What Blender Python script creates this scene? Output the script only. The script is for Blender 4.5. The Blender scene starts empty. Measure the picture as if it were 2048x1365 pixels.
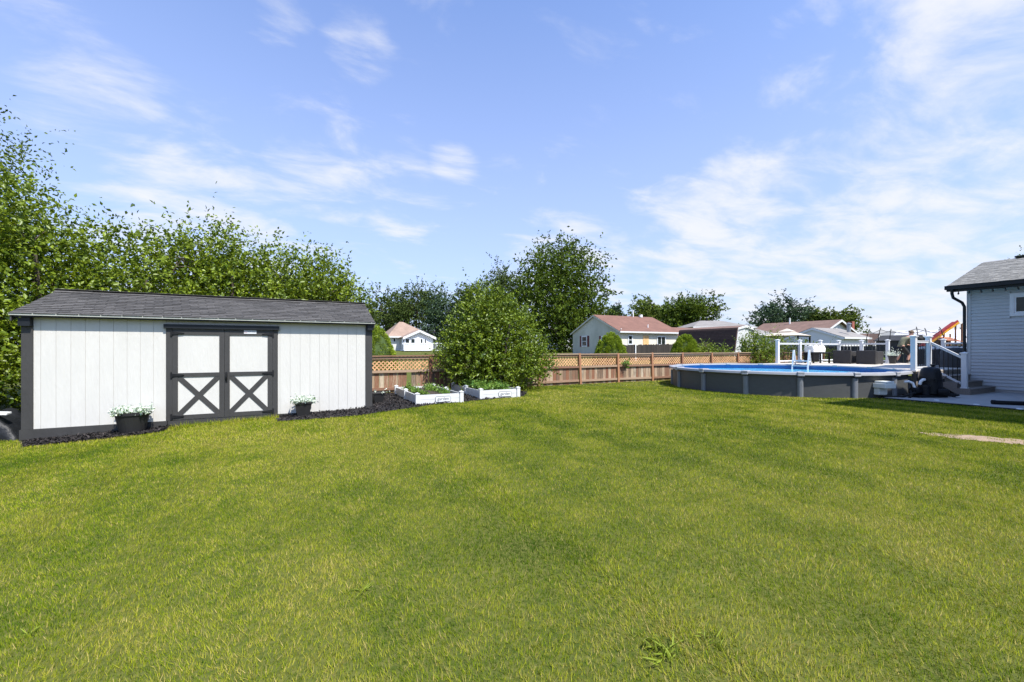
import bpy, bmesh, math, random
import numpy as np
from mathutils import Vector, Matrix
random.seed(7); RNG = np.random.default_rng(11)
S = bpy.context.scene; COL = S.collection
R = math.radians

# ------------------------------------------------------------------ camera
# axes: x runs along the shed wall and the fence, y away from it; camera at the origin, 1.45 m above the lawn by the fence
EYE, F, HOR, CX = 1.45, 853.0, 696.0, 1024.0
YAW = R(27)
FW = (math.sin(YAW), math.cos(YAW)); RT = (math.cos(YAW), -math.sin(YAW))
cd = bpy.data.cameras.new('camera'); cam = bpy.data.objects.new('camera', cd); COL.objects.link(cam)
cam.location = (0, 0, EYE); cam.rotation_euler = (R(90), 0, -YAW)
cd.sensor_width = 36; cd.lens = 36 * F / 2048; cd.shift_y = (HOR - 682.5) / 2048
cd.clip_start = .05; cd.clip_end = 3000
S.camera = cam

# ------------------------------------------------------------------ sky and sun
SUN_AZ = (.30, -.954); SUN_EL = R(55)
w = bpy.data.worlds.new('World'); S.world = w; w.use_nodes = True
nt = w.node_tree; N = nt.nodes; Lk = nt.links
bg = N['Background']; bg.inputs['Strength'].default_value = .09
sky = N.new('ShaderNodeTexSky'); sky.sky_type = 'NISHITA'; sky.sun_disc = False
sky.sun_elevation = SUN_EL; sky.sun_rotation = math.atan2(SUN_AZ[0], SUN_AZ[1])
sky.air_density = 1.0; sky.dust_density = 1.3; sky.ozone_density = 1.6; sky.altitude = 200
def nd(t, **k):
    n = N.new(t)
    for a, b in k.items(): setattr(n, a, b)
    return n
def mth(op, a, b=None, clamp=False):
    n = nd('ShaderNodeMath', operation=op, use_clamp=clamp)
    for i, q in enumerate((a, b)):
        if q is None: continue
        if isinstance(q, (int, float)): n.inputs[i].default_value = q
        else: Lk.new(q, n.inputs[i])
    return n.outputs[0]
tc = nd('ShaderNodeTexCoord'); nv = nd('ShaderNodeVectorMath', operation='NORMALIZE'); Lk.new(tc.outputs['Generated'], nv.inputs[0])
sep = nd('ShaderNodeSeparateXYZ'); Lk.new(nv.outputs[0], sep.inputs[0])
zz = mth('ADD', mth('MAXIMUM', sep.outputs[2], 0.0), .16)
cmb = nd('ShaderNodeCombineXYZ'); Lk.new(mth('DIVIDE', sep.outputs[0], zz), cmb.inputs[0]); Lk.new(mth('DIVIDE', sep.outputs[1], zz), cmb.inputs[1])
mp = nd('ShaderNodeMapping'); mp.inputs['Rotation'].default_value = (0, 0, R(35)); mp.inputs['Scale'].default_value = (1.0, 1.6, 1); Lk.new(cmb.outputs[0], mp.inputs[0])
def noise(scale, detail, rough, dist, vec):
    n = nd('ShaderNodeTexNoise'); n.inputs['Scale'].default_value = scale; n.inputs['Detail'].default_value = detail
    n.inputs['Roughness'].default_value = rough; n.inputs['Distortion'].default_value = dist; Lk.new(vec, n.inputs['Vector']); return n.outputs[0]
n1 = noise(2.6, 9, .60, .35, mp.outputs[0]); n2 = noise(.55, 3, .5, .2, mp.outputs[0])
def pdir(px, py):
    a = (px - CX) / F; b = (HOR - py) / F
    v = Vector((a * RT[0] + FW[0], a * RT[1] + FW[1], b)); return v.normalized()
blob = None
for px, py, rad, amt in ((205, 215, 7, .19), (300, 300, 6, .16), (640, 350, 9, .2), (800, 400, 8, .15), (905, 330, 4, .16), (1985, 50, 8.5, .34), (1690, 290, 5, .14),
                         (1590, 170, 5, .10), (1600, 60, 4, .12), (720, 95, 5, .17), (560, 20, 4, .15), (1480, 520, 16, .26), (1400, 430, 4, .24), (1800, 560, 17, .28), (1130, 560, 12, .2), (420, 470, 14, .22), (2020, 470, 8, .2), (1890, 345, 5, .1)):
    d = nd('ShaderNodeVectorMath', operation='DOT_PRODUCT'); Lk.new(nv.outputs[0], d.inputs[0]); d.inputs[1].default_value = pdir(px, py)
    mr = nd('ShaderNodeMapRange', interpolation_type='SMOOTHSTEP'); Lk.new(d.outputs['Value'], mr.inputs[0])
    mr.inputs[1].default_value = math.cos(R(rad)); mr.inputs[2].default_value = math.cos(R(rad * .25)); mr.inputs[3].default_value = 0; mr.inputs[4].default_value = amt
    blob = mr.outputs[0] if blob is None else mth('MAXIMUM', blob, mr.outputs[0])
dens = mth('ADD', mth('ADD', n1, blob), mth('MULTIPLY', n2, .25))
cl = nd('ShaderNodeMapRange', interpolation_type='SMOOTHSTEP'); Lk.new(dens, cl.inputs[0])
cl.inputs[1].default_value = .66; cl.inputs[2].default_value = 1.06; cl.inputs[3].default_value = 0; cl.inputs[4].default_value = .9
hz = nd('ShaderNodeMapRange', interpolation_type='LINEAR'); Lk.new(sep.outputs[2], hz.inputs[0])
hz.inputs[1].default_value = .85; hz.inputs[2].default_value = .0; hz.inputs[3].default_value = .0; hz.inputs[4].default_value = .80
tint = nd('ShaderNodeMix', data_type='RGBA', blend_type='MULTIPLY'); tint.inputs[0].default_value = 1
Lk.new(sky.outputs[0], tint.inputs[6]); tint.inputs[7].default_value = (1.0, 1.46, 2.1, 1)
hm = nd('ShaderNodeMix', data_type='RGBA'); Lk.new(hz.outputs[0], hm.inputs[0]); Lk.new(tint.outputs[2], hm.inputs[6]); hm.inputs[7].default_value = (4.8, 5.2, 6.8, 1)
cm = nd('ShaderNodeMix', data_type='RGBA'); Lk.new(cl.outputs[0], cm.inputs[0]); Lk.new(hm.outputs[2], cm.inputs[6]); cm.inputs[7].default_value = (6.4, 6.5, 6.9, 1)
Lk.new(cm.outputs[2], bg.inputs['Color'])

sd = bpy.data.lights.new('sun', 'SUN'); sun = bpy.data.objects.new('sun', sd); COL.objects.link(sun)
sd.energy = 5.0; sd.angle = R(.53); sd.color = (1, .955, .88)
sdir = Vector((SUN_AZ[0] * math.cos(SUN_EL), SUN_AZ[1] * math.cos(SUN_EL), math.sin(SUN_EL)))
sun.rotation_euler = sdir.to_track_quat('Z', 'Y').to_euler(); sun.location = sdir * 60
S.render.engine = 'CYCLES'
S.view_settings.view_transform = 'Standard'; S.view_settings.look = 'None'; S.view_settings.gamma = 1; S.view_settings.use_curve_mapping = False
S.view_settings.exposure = .72

# ------------------------------------------------------------------ helpers: places
def ray(px):
    a = (px - CX) / F; return a * RT[0] + FW[0], a * RT[1] + FW[1]
def W(px, Z): d = ray(px); return d[0] * Z, d[1] * Z
def on_v(px, v): d = ray(px); Z = v / d[1]; return d[0] * Z, v, Z
def on_u(px, u): d = ray(px); Z = u / d[0]; return u, d[1] * Z, Z
def zat(py, Z): return EYE + (HOR - py) * Z / F
def gp(px, py, z=0.0):
    Z = F * (EYE - z) / (py - HOR); return W(px, Z)
def g(u, v):
    u = np.asarray(u, float); v = np.asarray(v, float)
    t = np.clip((1.8 - u) / 6.2, 0, 1.0); a = -.235 * t * np.clip((20 - v) / 6, 0, 1)
    far = np.maximum(0, v - 14.6) + np.maximum(0, u - 27)
    b = np.minimum(1.15, .022 * far)
    return a + b
def G(u, v): return float(g(u, v))

# ------------------------------------------------------------------ helpers: objects
def tag(o, label=None, cat=None, group=None, kind=None):
    if label: o['label'] = label
    if cat: o['category'] = cat
    if group: o['group'] = group
    if kind: o['kind'] = kind
    return o
def thing(name, label, cat, loc=(0, 0, 0), rotz=0, group=None):
    o = bpy.data.objects.new(name, None); COL.objects.link(o); o.empty_display_size = .2
    o.location = loc; o.rotation_euler = (0, 0, rotz); return tag(o, label, cat, group)
def link(name, me, parent=None, loc=(0, 0, 0), rot=(0, 0, 0), scale=(1, 1, 1)):
    o = bpy.data.objects.new(name, me); COL.objects.link(o)
    o.location = loc; o.rotation_euler = rot; o.scale = scale
    if parent is not None: o.parent = parent
    return o
_cube = {}
def bx(name, parent, m, x0, x1, y0, y1, z0, z1, rot=(0, 0, 0)):
    if m not in _cube:
        b = MB().box(-.5, .5, -.5, .5, -.5, .5); _cube[m] = b.mesh('block', m)
    return link(name, _cube[m], parent, ((x0 + x1) / 2, (y0 + y1) / 2, (z0 + z1) / 2), rot, (abs(x1 - x0), abs(y1 - y0), abs(z1 - z0)))
class MB:
    def __init__(s): s.V = []; s.F = []
    def add(s, vs, fs):
        n = len(s.V); s.V += [tuple(v) for v in vs]; s.F += [tuple(i + n for i in f) for f in fs]; return s
    def box(s, x0, x1, y0, y1, z0, z1):
        return s.add([(x0, y0, z0), (x1, y0, z0), (x1, y1, z0), (x0, y1, z0), (x0, y0, z1), (x1, y0, z1), (x1, y1, z1), (x0, y1, z1)],
                     [(3, 2, 1, 0), (4, 5, 6, 7), (0, 1, 5, 4), (1, 2, 6, 5), (2, 3, 7, 6), (3, 0, 4, 7)])
    def bar(s, a, b, w, h, up=(0, 0, 1)):
        a = Vector(a); b = Vector(b); d = (b - a).normalized(); u = Vector(up)
        x = d.cross(u); x = x.normalized() if x.length > 1e-5 else Vector((1, 0, 0)); y = x.cross(d).normalized()
        q = [(-1, -1), (1, -1), (1, 1), (-1, 1)]
        vs = [p + x * (i * w / 2) + y * (j * h / 2) for p in (a, b) for i, j in q]
        return s.add(vs, [(0, 1, 2, 3), (7, 6, 5, 4), (0, 4, 5, 1), (1, 5, 6, 2), (2, 6, 7, 3), (3, 7, 4, 0)])
    def tube(s, pts, rad, n=8, caps=True):
        pts = [Vector(p) for p in pts]; m = len(pts); rad = rad if isinstance(rad, (list, tuple)) else [rad] * m
        vs = []; pr = None
        for i, p in enumerate(pts):
            d = (pts[min(i + 1, m - 1)] - pts[max(i - 1, 0)]).normalized()
            if pr is None: pr = d.orthogonal().normalized()
            x = (pr - d * pr.dot(d)); x = x.normalized() if x.length > 1e-6 else d.orthogonal().normalized(); pr = x; y = d.cross(x)
            vs += [p + (x * math.cos(2 * math.pi * k / n) + y * math.sin(2 * math.pi * k / n)) * rad[i] for k in range(n)]
        fs = [(i * n + k, i * n + (k + 1) % n, (i + 1) * n + (k + 1) % n, (i + 1) * n + k) for i in range(m - 1) for k in range(n)]
        if caps: fs += [tuple(reversed(range(n))), tuple(range((m - 1) * n, m * n))]
        return s.add(vs, fs)
    def lathe(s, prof, n=24, c=(0, 0, 0), sx=1, sy=1, ph=0):
        vs = [(c[0] + r * sx * math.cos(2 * math.pi * k / n + ph), c[1] + r * sy * math.sin(2 * math.pi * k / n + ph), c[2] + z) for r, z in prof for k in range(n)]
        m = len(prof)
        fs = [(i * n + k, i * n + (k + 1) % n, (i + 1) * n + (k + 1) % n, (i + 1) * n + k) for i in range(m - 1) for k in range(n)]
        fs += [tuple(reversed(range(n))), tuple(range((m - 1) * n, m * n))]
        return s.add(vs, fs)
    def ext(s, poly, vec):
        n = len(poly); v = Vector(vec); vs = [Vector(p) for p in poly]; vs = vs + [p + v for p in vs]
        return s.add(vs, [tuple(range(n)), tuple(reversed(range(n, 2 * n)))] + [(i, i + n, (i + 1) % n + n, (i + 1) % n) for i in range(n)])
    def slab(s, quad, t):
        q = [Vector(p) for p in quad]; nrm = (q[1] - q[0]).cross(q[2] - q[0]).normalized(); return s.ext(q, nrm * t)
    def mesh(s, name, m, smooth=False):
        me = bpy.data.meshes.new(name); me.from_pydata(s.V, [], s.F)
        b = bmesh.new(); b.from_mesh(me); bmesh.ops.recalc_face_normals(b, faces=b.faces); b.to_mesh(me); b.free()
        if smooth:
            me.polygons.foreach_set('use_smooth', [True] * len(me.polygons)); 
        me.materials.append(m); return me
    def obj(s, name, m, parent=None, loc=(0, 0, 0), rot=(0, 0, 0), smooth=False, bevel=0):
        o = link(name, s.mesh(name, m, smooth), parent, loc, rot)
        if smooth:
            md = o.modifiers.new('e', 'EDGE_SPLIT'); md.split_angle = R(40)
        if bevel:
            md = o.modifiers.new('b', 'BEVEL'); md.width = bevel; md.segments = 2; md.limit_method = 'ANGLE'
        return o

# ------------------------------------------------------------------ helpers: materials
def mat(name, col, rough=.6, var=.12, scale=3., stretch=(1, 1, 1), bump=.0, bscale=40., col2=None, objvar=0., metal=0., spec=.5, detail=4, alpha=1., warm=None):
    m = bpy.data.materials.new(name); m.use_nodes = True; t = m.node_tree; n = t.nodes; l = t.links
    p = n['Principled BSDF']; p.inputs['Roughness'].default_value = rough; p.inputs['Metallic'].default_value = metal
    p.inputs['Specular IOR Level'].default_value = spec; p.inputs['Alpha'].default_value = alpha
    ge = n.new('ShaderNodeNewGeometry'); oi = n.new('ShaderNodeObjectInfo')
    ad = n.new('ShaderNodeVectorMath'); ad.operation = 'MULTIPLY_ADD'; ad.inputs[1].default_value = (1, 1, 1)
    cb = n.new('ShaderNodeCombineXYZ')
    ml = n.new('ShaderNodeMath'); ml.operation = 'MULTIPLY'; ml.inputs[1].default_value = 37. if objvar else 0
    l.new(oi.outputs['Random'], ml.inputs[0])
    for i in range(3): l.new(ml.outputs[0], cb.inputs[i])
    l.new(ge.outputs['Position'], ad.inputs[0]); l.new(cb.outputs[0], ad.inputs[2])
    mp = n.new('ShaderNodeMapping'); mp.inputs['Scale'].default_value = stretch; l.new(ad.outputs[0], mp.inputs[0])
    no = n.new('ShaderNodeTexNoise'); no.inputs['Scale'].default_value = scale; no.inputs['Detail'].default_value = detail; no.inputs['Roughness'].default_value = .65
    l.new(mp.outputs[0], no.inputs['Vector'])
    rp = n.new('ShaderNodeValToRGB'); c = col; c2 = col2 or tuple(min(1, x * (1 + var)) for x in c); c1 = c if col2 else tuple(x * (1 - var) for x in c)
    rp.color_ramp.elements[0].position = .32; rp.color_ramp.elements[1].position = .68
    rp.color_ramp.elements[0].color = (*c1, 1); rp.color_ramp.elements[1].color = (*c2, 1)
    l.new(no.outputs[0], rp.inputs[0]); out = rp.outputs[0]
    if objvar:
        hs = n.new('ShaderNodeHueSaturation'); mr = n.new('ShaderNodeMapRange'); mr.inputs[3].default_value = 1 - objvar; mr.inputs[4].default_value = 1 + objvar
        l.new(oi.outputs['Random'], mr.inputs[0]); l.new(mr.outputs[0], hs.inputs['Value']); l.new(out, hs.inputs['Color']); out = hs.outputs[0]
    l.new(out, p.inputs['Base Color'])
    if bump:
        n2 = n.new('ShaderNodeTexNoise'); n2.inputs['Scale'].default_value = bscale; n2.inputs['Detail'].default_value = 5; l.new(mp.outputs[0], n2.inputs['Vector'])
        b = n.new('ShaderNodeBump'); b.inputs['Strength'].default_value = bump; b.inputs['Distance'].default_value = .02; l.new(n2.outputs[0], b.inputs['Height']); l.new(b.outputs[0], p.inputs['Normal'])
    return m
def wood_mat(name, cols, grain=(14, 14, 1.2), rough=.85):
    # each board takes its own tone from the ramp, weathered along its grain
    m = mat(name, (.5, .5, .5), rough, scale=2.2, stretch=grain, bump=.35, bscale=5, objvar=.01, detail=6)
    t = m.node_tree; n = t.nodes; l = t.links; p = n['Principled BSDF']
    oi = [x for x in n if x.type == 'OBJECT_INFO'][0]; no = [x for x in n if x.type == 'TEX_NOISE'][0]
    a = n.new('ShaderNodeMath'); a.operation = 'MULTIPLY_ADD'; a.inputs[1].default_value = .55; a.inputs[2].default_value = -.27; l.new(no.outputs[0], a.inputs[0])
    b = n.new('ShaderNodeMath'); b.operation = 'ADD'; l.new(oi.outputs['Random'], b.inputs[0]); l.new(a.outputs[0], b.inputs[1])
    rp = n.new('ShaderNodeValToRGB'); e = rp.color_ramp.elements
    for i, c in enumerate(cols):
        q = i / (len(cols) - 1)
        if i == 0: e[0].position = 0; e[0].color = (*c, 1)
        elif i == len(cols) - 1: e[-1].position = 1; e[-1].color = (*c, 1)
        else: x = e.new(q); x.color = (*c, 1)
    l.new(b.outputs[0], rp.inputs[0]); l.new(rp.outputs[0], p.inputs['Base Color']); return m
def leaf_mat(name, dark, light, rough=.38, trans=.32, spec=.55):
    m = bpy.data.materials.new(name); m.use_nodes = True; t = m.node_tree; n = t.nodes; l = t.links
    p = n['Principled BSDF']; p.inputs['Roughness'].default_value = rough; p.inputs['Specular IOR Level'].default_value = spec
    at = n.new('ShaderNodeAttribute'); at.attribute_name = 'tint'
    rp = n.new('ShaderNodeValToRGB'); rp.color_ramp.elements[0].color = (*dark, 1); rp.color_ramp.elements[1].color = (*light, 1)
    l.new(at.outputs['Fac'], rp.inputs[0]); l.new(rp.outputs[0], p.inputs['Base Color'])
    tr = n.new('ShaderNodeBsdfTranslucent'); hs = n.new('ShaderNodeHueSaturation'); hs.inputs['Value'].default_value = 1.35; hs.inputs['Hue'].default_value = .485
    l.new(rp.outputs[0], hs.inputs['Color']); l.new(hs.outputs[0], tr.inputs['Color'])
    mx = n.new('ShaderNodeMixShader'); mx.inputs[0].default_value = trans; l.new(p.outputs[0], mx.inputs[1]); l.new(tr.outputs[0], mx.inputs[2])
    l.new(mx.outputs[0], n['Material Output'].inputs['Surface']); return m

M = {}
M['shed_white'] = mat('white exterior paint', (.51, .497, .462), .55, .03, 6, (1, 1, .25), .25, 30)
M['charcoal'] = mat('charcoal paint', (.033, .0315, .030), .6, .12, 5, (1, 1, .4), .2, 30)
M['black_metal'] = mat('black metal', (.010, .010, .011), .5, .2, 8, spec=.25)
M['black_paint'] = mat('black gutter paint', (.010, .012, .015), .42, .15, 5, spec=.3)
M['drip'] = mat('drip edge metal', (.36, .37, .33), .45, .15, 4)
M['shingle'] = mat('dark grey shingle', (.082, .077, .073), .95, .22, 14, bump=.6, bscale=120, objvar=.28)
M['shingle_house'] = mat('weathered grey shingle', (.19, .185, .17), .95, .3, 9, bump=.6, bscale=90, objvar=.1)
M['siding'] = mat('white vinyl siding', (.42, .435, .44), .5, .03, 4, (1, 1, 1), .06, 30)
M['vinyl'] = mat('white vinyl', (.62, .63, .64), .35, .02, 4)
M['vinyl_old'] = mat('white garden vinyl', (.56, .56, .55), .4, .05, 7)
M['glass'] = mat('dark window glass', (.012, .018, .016), .08, .3, 2, spec=.35)
M['concrete'] = mat('concrete', (.34, .33, .315), .9, .1, 2.5, bump=.25, bscale=60)
M['composite'] = mat('brown grey composite board', (.19, .163, .138), .7, .14, 4, (1, 8, 8), .15, 12, objvar=.06)
M['deck_pale'] = mat('pale deck board', (.52, .47, .40), .75, .1, 4, (1, 8, 8), .12, 12, objvar=.06)
M['pool_wall'] = mat('dark grey pool wall', (.058, .060, .060), .55, .08, 5, (1, 1, 3), .1, 25)
M['pool_rail'] = mat('grey resin top rail', (.30, .305, .32), .42, .05, 6)
M['pool_post'] = mat('slate pool upright', (.15, .16, .175), .42, .08, 6)
M['liner'] = mat('blue pool liner', (.03, .17, .46), .35, .12, 9)
M['rubber'] = mat('black rubber', (.010, .010, .011), .65, .2, 8, spec=.2)
M['filter'] = mat('black filter plastic', (.009, .010, .012), .45, .2, 6, spec=.25)
M['pvc'] = mat('white pvc', (.78, .78, .76), .4, .04, 6)
M['beige_plastic'] = mat('off white plastic', (.68, .69, .64), .45, .05, 6)
M['planter'] = mat('dark grey planter', (.016, .0155, .0155), .5, .15, 8)
M['soil'] = mat('soil', (.045, .032, .022), .95, .4, 20, bump=.8, bscale=50)
M['bark'] = mat('bark', (.10, .075, .055), .9, .35, 5, (6, 6, 1), .8, 8)
M['lattice'] = mat('orange brown lattice', (.52, .29, .15), .85, .25, 4, objvar=.14)
M['post_wood'] = wood_mat('red brown posts', [(.20, .09, .05), (.27, .125, .065), (.33, .16, .08)], (10, 10, 1.2))
M['rail_wood'] = wood_mat('weathered rails', [(.19, .095, .058), (.27, .17, .11), (.34, .25, .17)], (1.2, 10, 10))
M['picket'] = wood_mat('weathered pickets', [(.15, .062, .034), (.21, .092, .048), (.125, .085, .056), (.29, .195, .12), (.39, .305, .21), (.20, .09, .047), (.14, .10, .068), (.46, .38, .275)])
M['dark_fence'] = wood_mat('dark stained boards', [(.018, .014, .011), (.03, .023, .018), (.045, .035, .027)])
M['char_fence'] = wood_mat('charcoal fence boards', [(.03, .031, .034), (.04, .041, .045), (.05, .051, .055)])
M['roof_red'] = mat('red brown shingles', (.16, .080, .057), .95, .15, 1.2, (1, 1, 1), .3, 30)
M['roof_brown'] = mat('brown shingles', (.16, .098, .075), .95, .18, 1.2, bump=.3, bscale=30)
M['roof_tan'] = mat('tan brown shingles', (.27, .19, .145), .95, .15, 1.2, bump=.3, bscale=30)
M['roof_grey'] = mat('grey shingles', (.21, .195, .18), .95, .15, 1.2, bump=.3, bscale=30)
M['roof_dark'] = mat('dark roof', (.05, .05, .055), .9, .15, 1.2)
M['tan_siding'] = mat('cream siding', (.62, .575, .48), .7, .06, 1.5, (1, 1, 6), .1, 8)
M['old_siding'] = mat('green stained siding', (.36, .37, .31), .8, .2, .45, (1, 1, .5), .1, 8, col2=(.52, .52, .45))
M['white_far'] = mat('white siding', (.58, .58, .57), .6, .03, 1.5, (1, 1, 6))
M['grey_far'] = mat('pale grey siding', (.66, .68, .71), .6, .03, 1.5, (1, 1, 6))
M['maroon'] = mat('maroon shutters', (.10, .012, .014), .6)
M['plywood'] = mat('plywood door', (.62, .38, .17), .8, .15, 3)
M['brick'] = mat('red brick', (.24, .07, .045), .9, .3, 6)
M['dark_shingle'] = mat('dark brown roof shingle', (.060, .036, .030), .95, .25, 4, bump=.3, bscale=30, objvar=.2)
M['metal_roof'] = mat('white metal roof', (.80, .78, .77), .5, .05, 1)
M['canopy'] = mat('tan canopy cloth', (.50, .43, .35), .9, .06, 2)
M['wicker'] = mat('black wicker', (.03, .027, .026), .7, .25, 30, bump=.6, bscale=90)
M['cover_white'] = mat('white cover cloth', (.76, .75, .71), .85, .06, 8, bump=.5, bscale=14)
M['cushion'] = mat('pale grey cushion', (.70, .70, .69), .9, .08, 6)
M['dark_cloth'] = mat('dark grey cloth', (.045, .047, .05), .85, .2, 5)
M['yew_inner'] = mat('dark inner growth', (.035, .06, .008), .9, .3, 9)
M['tarp'] = mat('black plastic tarp', (.011, .012, .014), .5, .3, 4, bump=1., bscale=9, spec=.3)
M['skin'] = mat('skin', (.50, .27, .19), .5, .08, 12)
M['olive'] = mat('olive shirt cloth', (.17, .165, .105), .9, .12, 14, bump=.4, bscale=20)
M['black_cloth'] = mat('black shorts cloth', (.012, .012, .013), .9, .2, 14)
M['cap_cloth'] = mat('brown cap cloth', (.13, .09, .06), .9, .1, 14)
M['hair'] = mat('brown hair', (.06, .035, .022), .8, .3, 40)
M['shoe'] = mat('grey shoes', (.22, .22, .22), .7, .3, 20)
M['slide_red'] = mat('red slide plastic', (.30, .03, .02), .4)
M['slide_yellow'] = mat('yellow slide plastic', (.62, .30, .015), .4)
M['play_wood'] = mat('brown play wood', (.14, .065, .035), .85, .25, 5)
M['rust'] = mat('rusty orange panel', (.42, .16, .08), .8, .3, 3)
M['net'] = mat('trampoline net', (.02, .02, .022), .9, .1, alpha=.22)
M['lime'] = mat('lime green plastic', (.20, .62, .12), .5)
M['red_ink'] = mat('red ink', (.45, .03, .03), .6)
M['dark_ink'] = mat('dark ink', (.02, .02, .025), .6)
M['pipe_steel'] = mat('galvanised vent', (.30, .32, .34), .4, metal=.6)
M['dirt'] = mat('bare dirt', (.29, .205, .135), .95, .2, 9, bump=.7, bscale=60)
M['asphalt'] = mat('pale road', (.30, .29, .28), .95, .1, 1)
M['teal'] = mat('teal plastic', (.03, .30, .32), .5)
M['bulb'] = mat('dark glass bulb', (.03, .03, .03), .2)
L_HEDGE = leaf_mat('bright hedge leaves', (.042, .082, .004), (.255, .330, .020), .42, .26, .40)
L_BUSH = leaf_mat('shrub leaves', (.038, .080, .004), (.235, .310, .020), .42, .26, .40)
L_MAPLE = leaf_mat('maple leaves', (.027, .055, .005), (.125, .180, .014), .6, .2, .15)
L_FAR = leaf_mat('far tree leaves', (.026, .048, .009), (.100, .138, .026), .65, .18, .15)
L_FARB = leaf_mat('far lighter tree leaves', (.042, .075, .009), (.150, .195, .028), .65, .22, .15)
L_BLUE = leaf_mat('bluish tree leaves', (.022, .045, .022), (.075, .120, .055), .65, .18, .15)
L_YEW = leaf_mat('yellow green evergreen', (.085, .145, .008), (.32, .41, .030), .6, .2, .25)
L_VEG = leaf_mat('vegetable leaves', (.06, .15, .02), (.24, .36, .06), .45, .35, .35)
L_SILVER = leaf_mat('silver white leaves', (.20, .28, .20), (.78, .82, .72), .7, .25, .2)
L_FLOWER = leaf_mat('white petals', (.60, .62, .55), (.85, .85, .80), .7, .25, .2)
L_GRASS = None

# ------------------------------------------------------------------ helpers: foliage
def unit(a): return a / np.maximum(np.linalg.norm(a, axis=1, keepdims=True), 1e-9)
def leaf_mesh(name, m, P, D, Ls, wid=.55, fold=.25, tint=None):
    n = len(P); D = unit(D); r = unit(RNG.normal(size=(n, 3)))
    sd_ = unit(np.cross(D, r)); nr = np.cross(sd_, D)
    flip = np.where(nr[:, 2] < 0, -1, 1)[:, None]; nr = nr * flip
    Ls = np.broadcast_to(np.asarray(Ls, float), (n,))[:, None]
    mid = P + D * Ls * .45 + nr * Ls * fold * .5
    V = np.stack([P, mid + sd_ * Ls * wid * .5, P + D * Ls, mid - sd_ * Ls * wid * .5], 1)
    V[:, 2] -= nr * Ls * .08
    me = bpy.data.meshes.new(name); me.vertices.add(4 * n); me.vertices.foreach_set('co', V.astype(np.float32).ravel())
    b = np.arange(n)[:, None] * 4
    idx = np.concatenate([b + [0, 1, 2], b + [0, 2, 3]], 1).astype(np.int32).ravel()
    me.loops.add(6 * n); me.loops.foreach_set('vertex_index', idx)
    me.polygons.add(2 * n); me.polygons.foreach_set('loop_start', np.arange(0, 6 * n, 3, dtype=np.int32))
    t = tint if tint is not None else RNG.random(n)
    at = me.attributes.new('tint', 'FLOAT', 'POINT'); at.data.foreach_set('value', np.repeat(np.clip(t, 0, 1), 4).astype(np.float32))
    me.materials.append(m); me.update(calc_edges=True); me.validate(); return me
def twigs(C, D, tl, nl, ls, spread=.9, droop=.15):
    # leaves set alternately along twigs that start at C and run along D
    n = len(C); D = unit(D)
    tl = np.broadcast_to(np.asarray(tl, float), (n,))
    s = (np.arange(nl) + .6) / nl; s = s[None, :] + RNG.normal(0, .05, (n, nl))
    curve = RNG.normal(0, .25, (n, 1, 3))
    P = C[:, None, :] + D[:, None, :] * (s * tl[:, None])[..., None] + curve * ((s ** 2) * tl[:, None])[..., None]
    LD = D[:, None, :] * .6 + RNG.normal(0, 1, (n, nl, 3)) * spread; LD[..., 2] -= droop
    sz = ls * RNG.uniform(.6, 1.25, (n, nl))
    tw = RNG.normal(.45, .16, (n, 1)) + RNG.normal(0, .14, (n, nl))
    return P.reshape(-1, 3), LD.reshape(-1, 3), sz.ravel(), tw.ravel()
def lobes_sample(lobes, n, shell=.5):
    w_ = np.array([l[3] * l[4] + l[4] * l[5] + l[3] * l[5] for l in lobes]); w_ = w_ / w_.sum(); k = RNG.choice(len(lobes), n, p=w_)
    A = np.array(lobes)[k]; d = unit(RNG.normal(size=(n, 3))); rr = (RNG.random(n) * (1 - shell ** 3) + shell ** 3) ** (1 / 3)
    rr = rr[:, None]; return A[:, :3] + d * rr * A[:, 3:6], d
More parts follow.
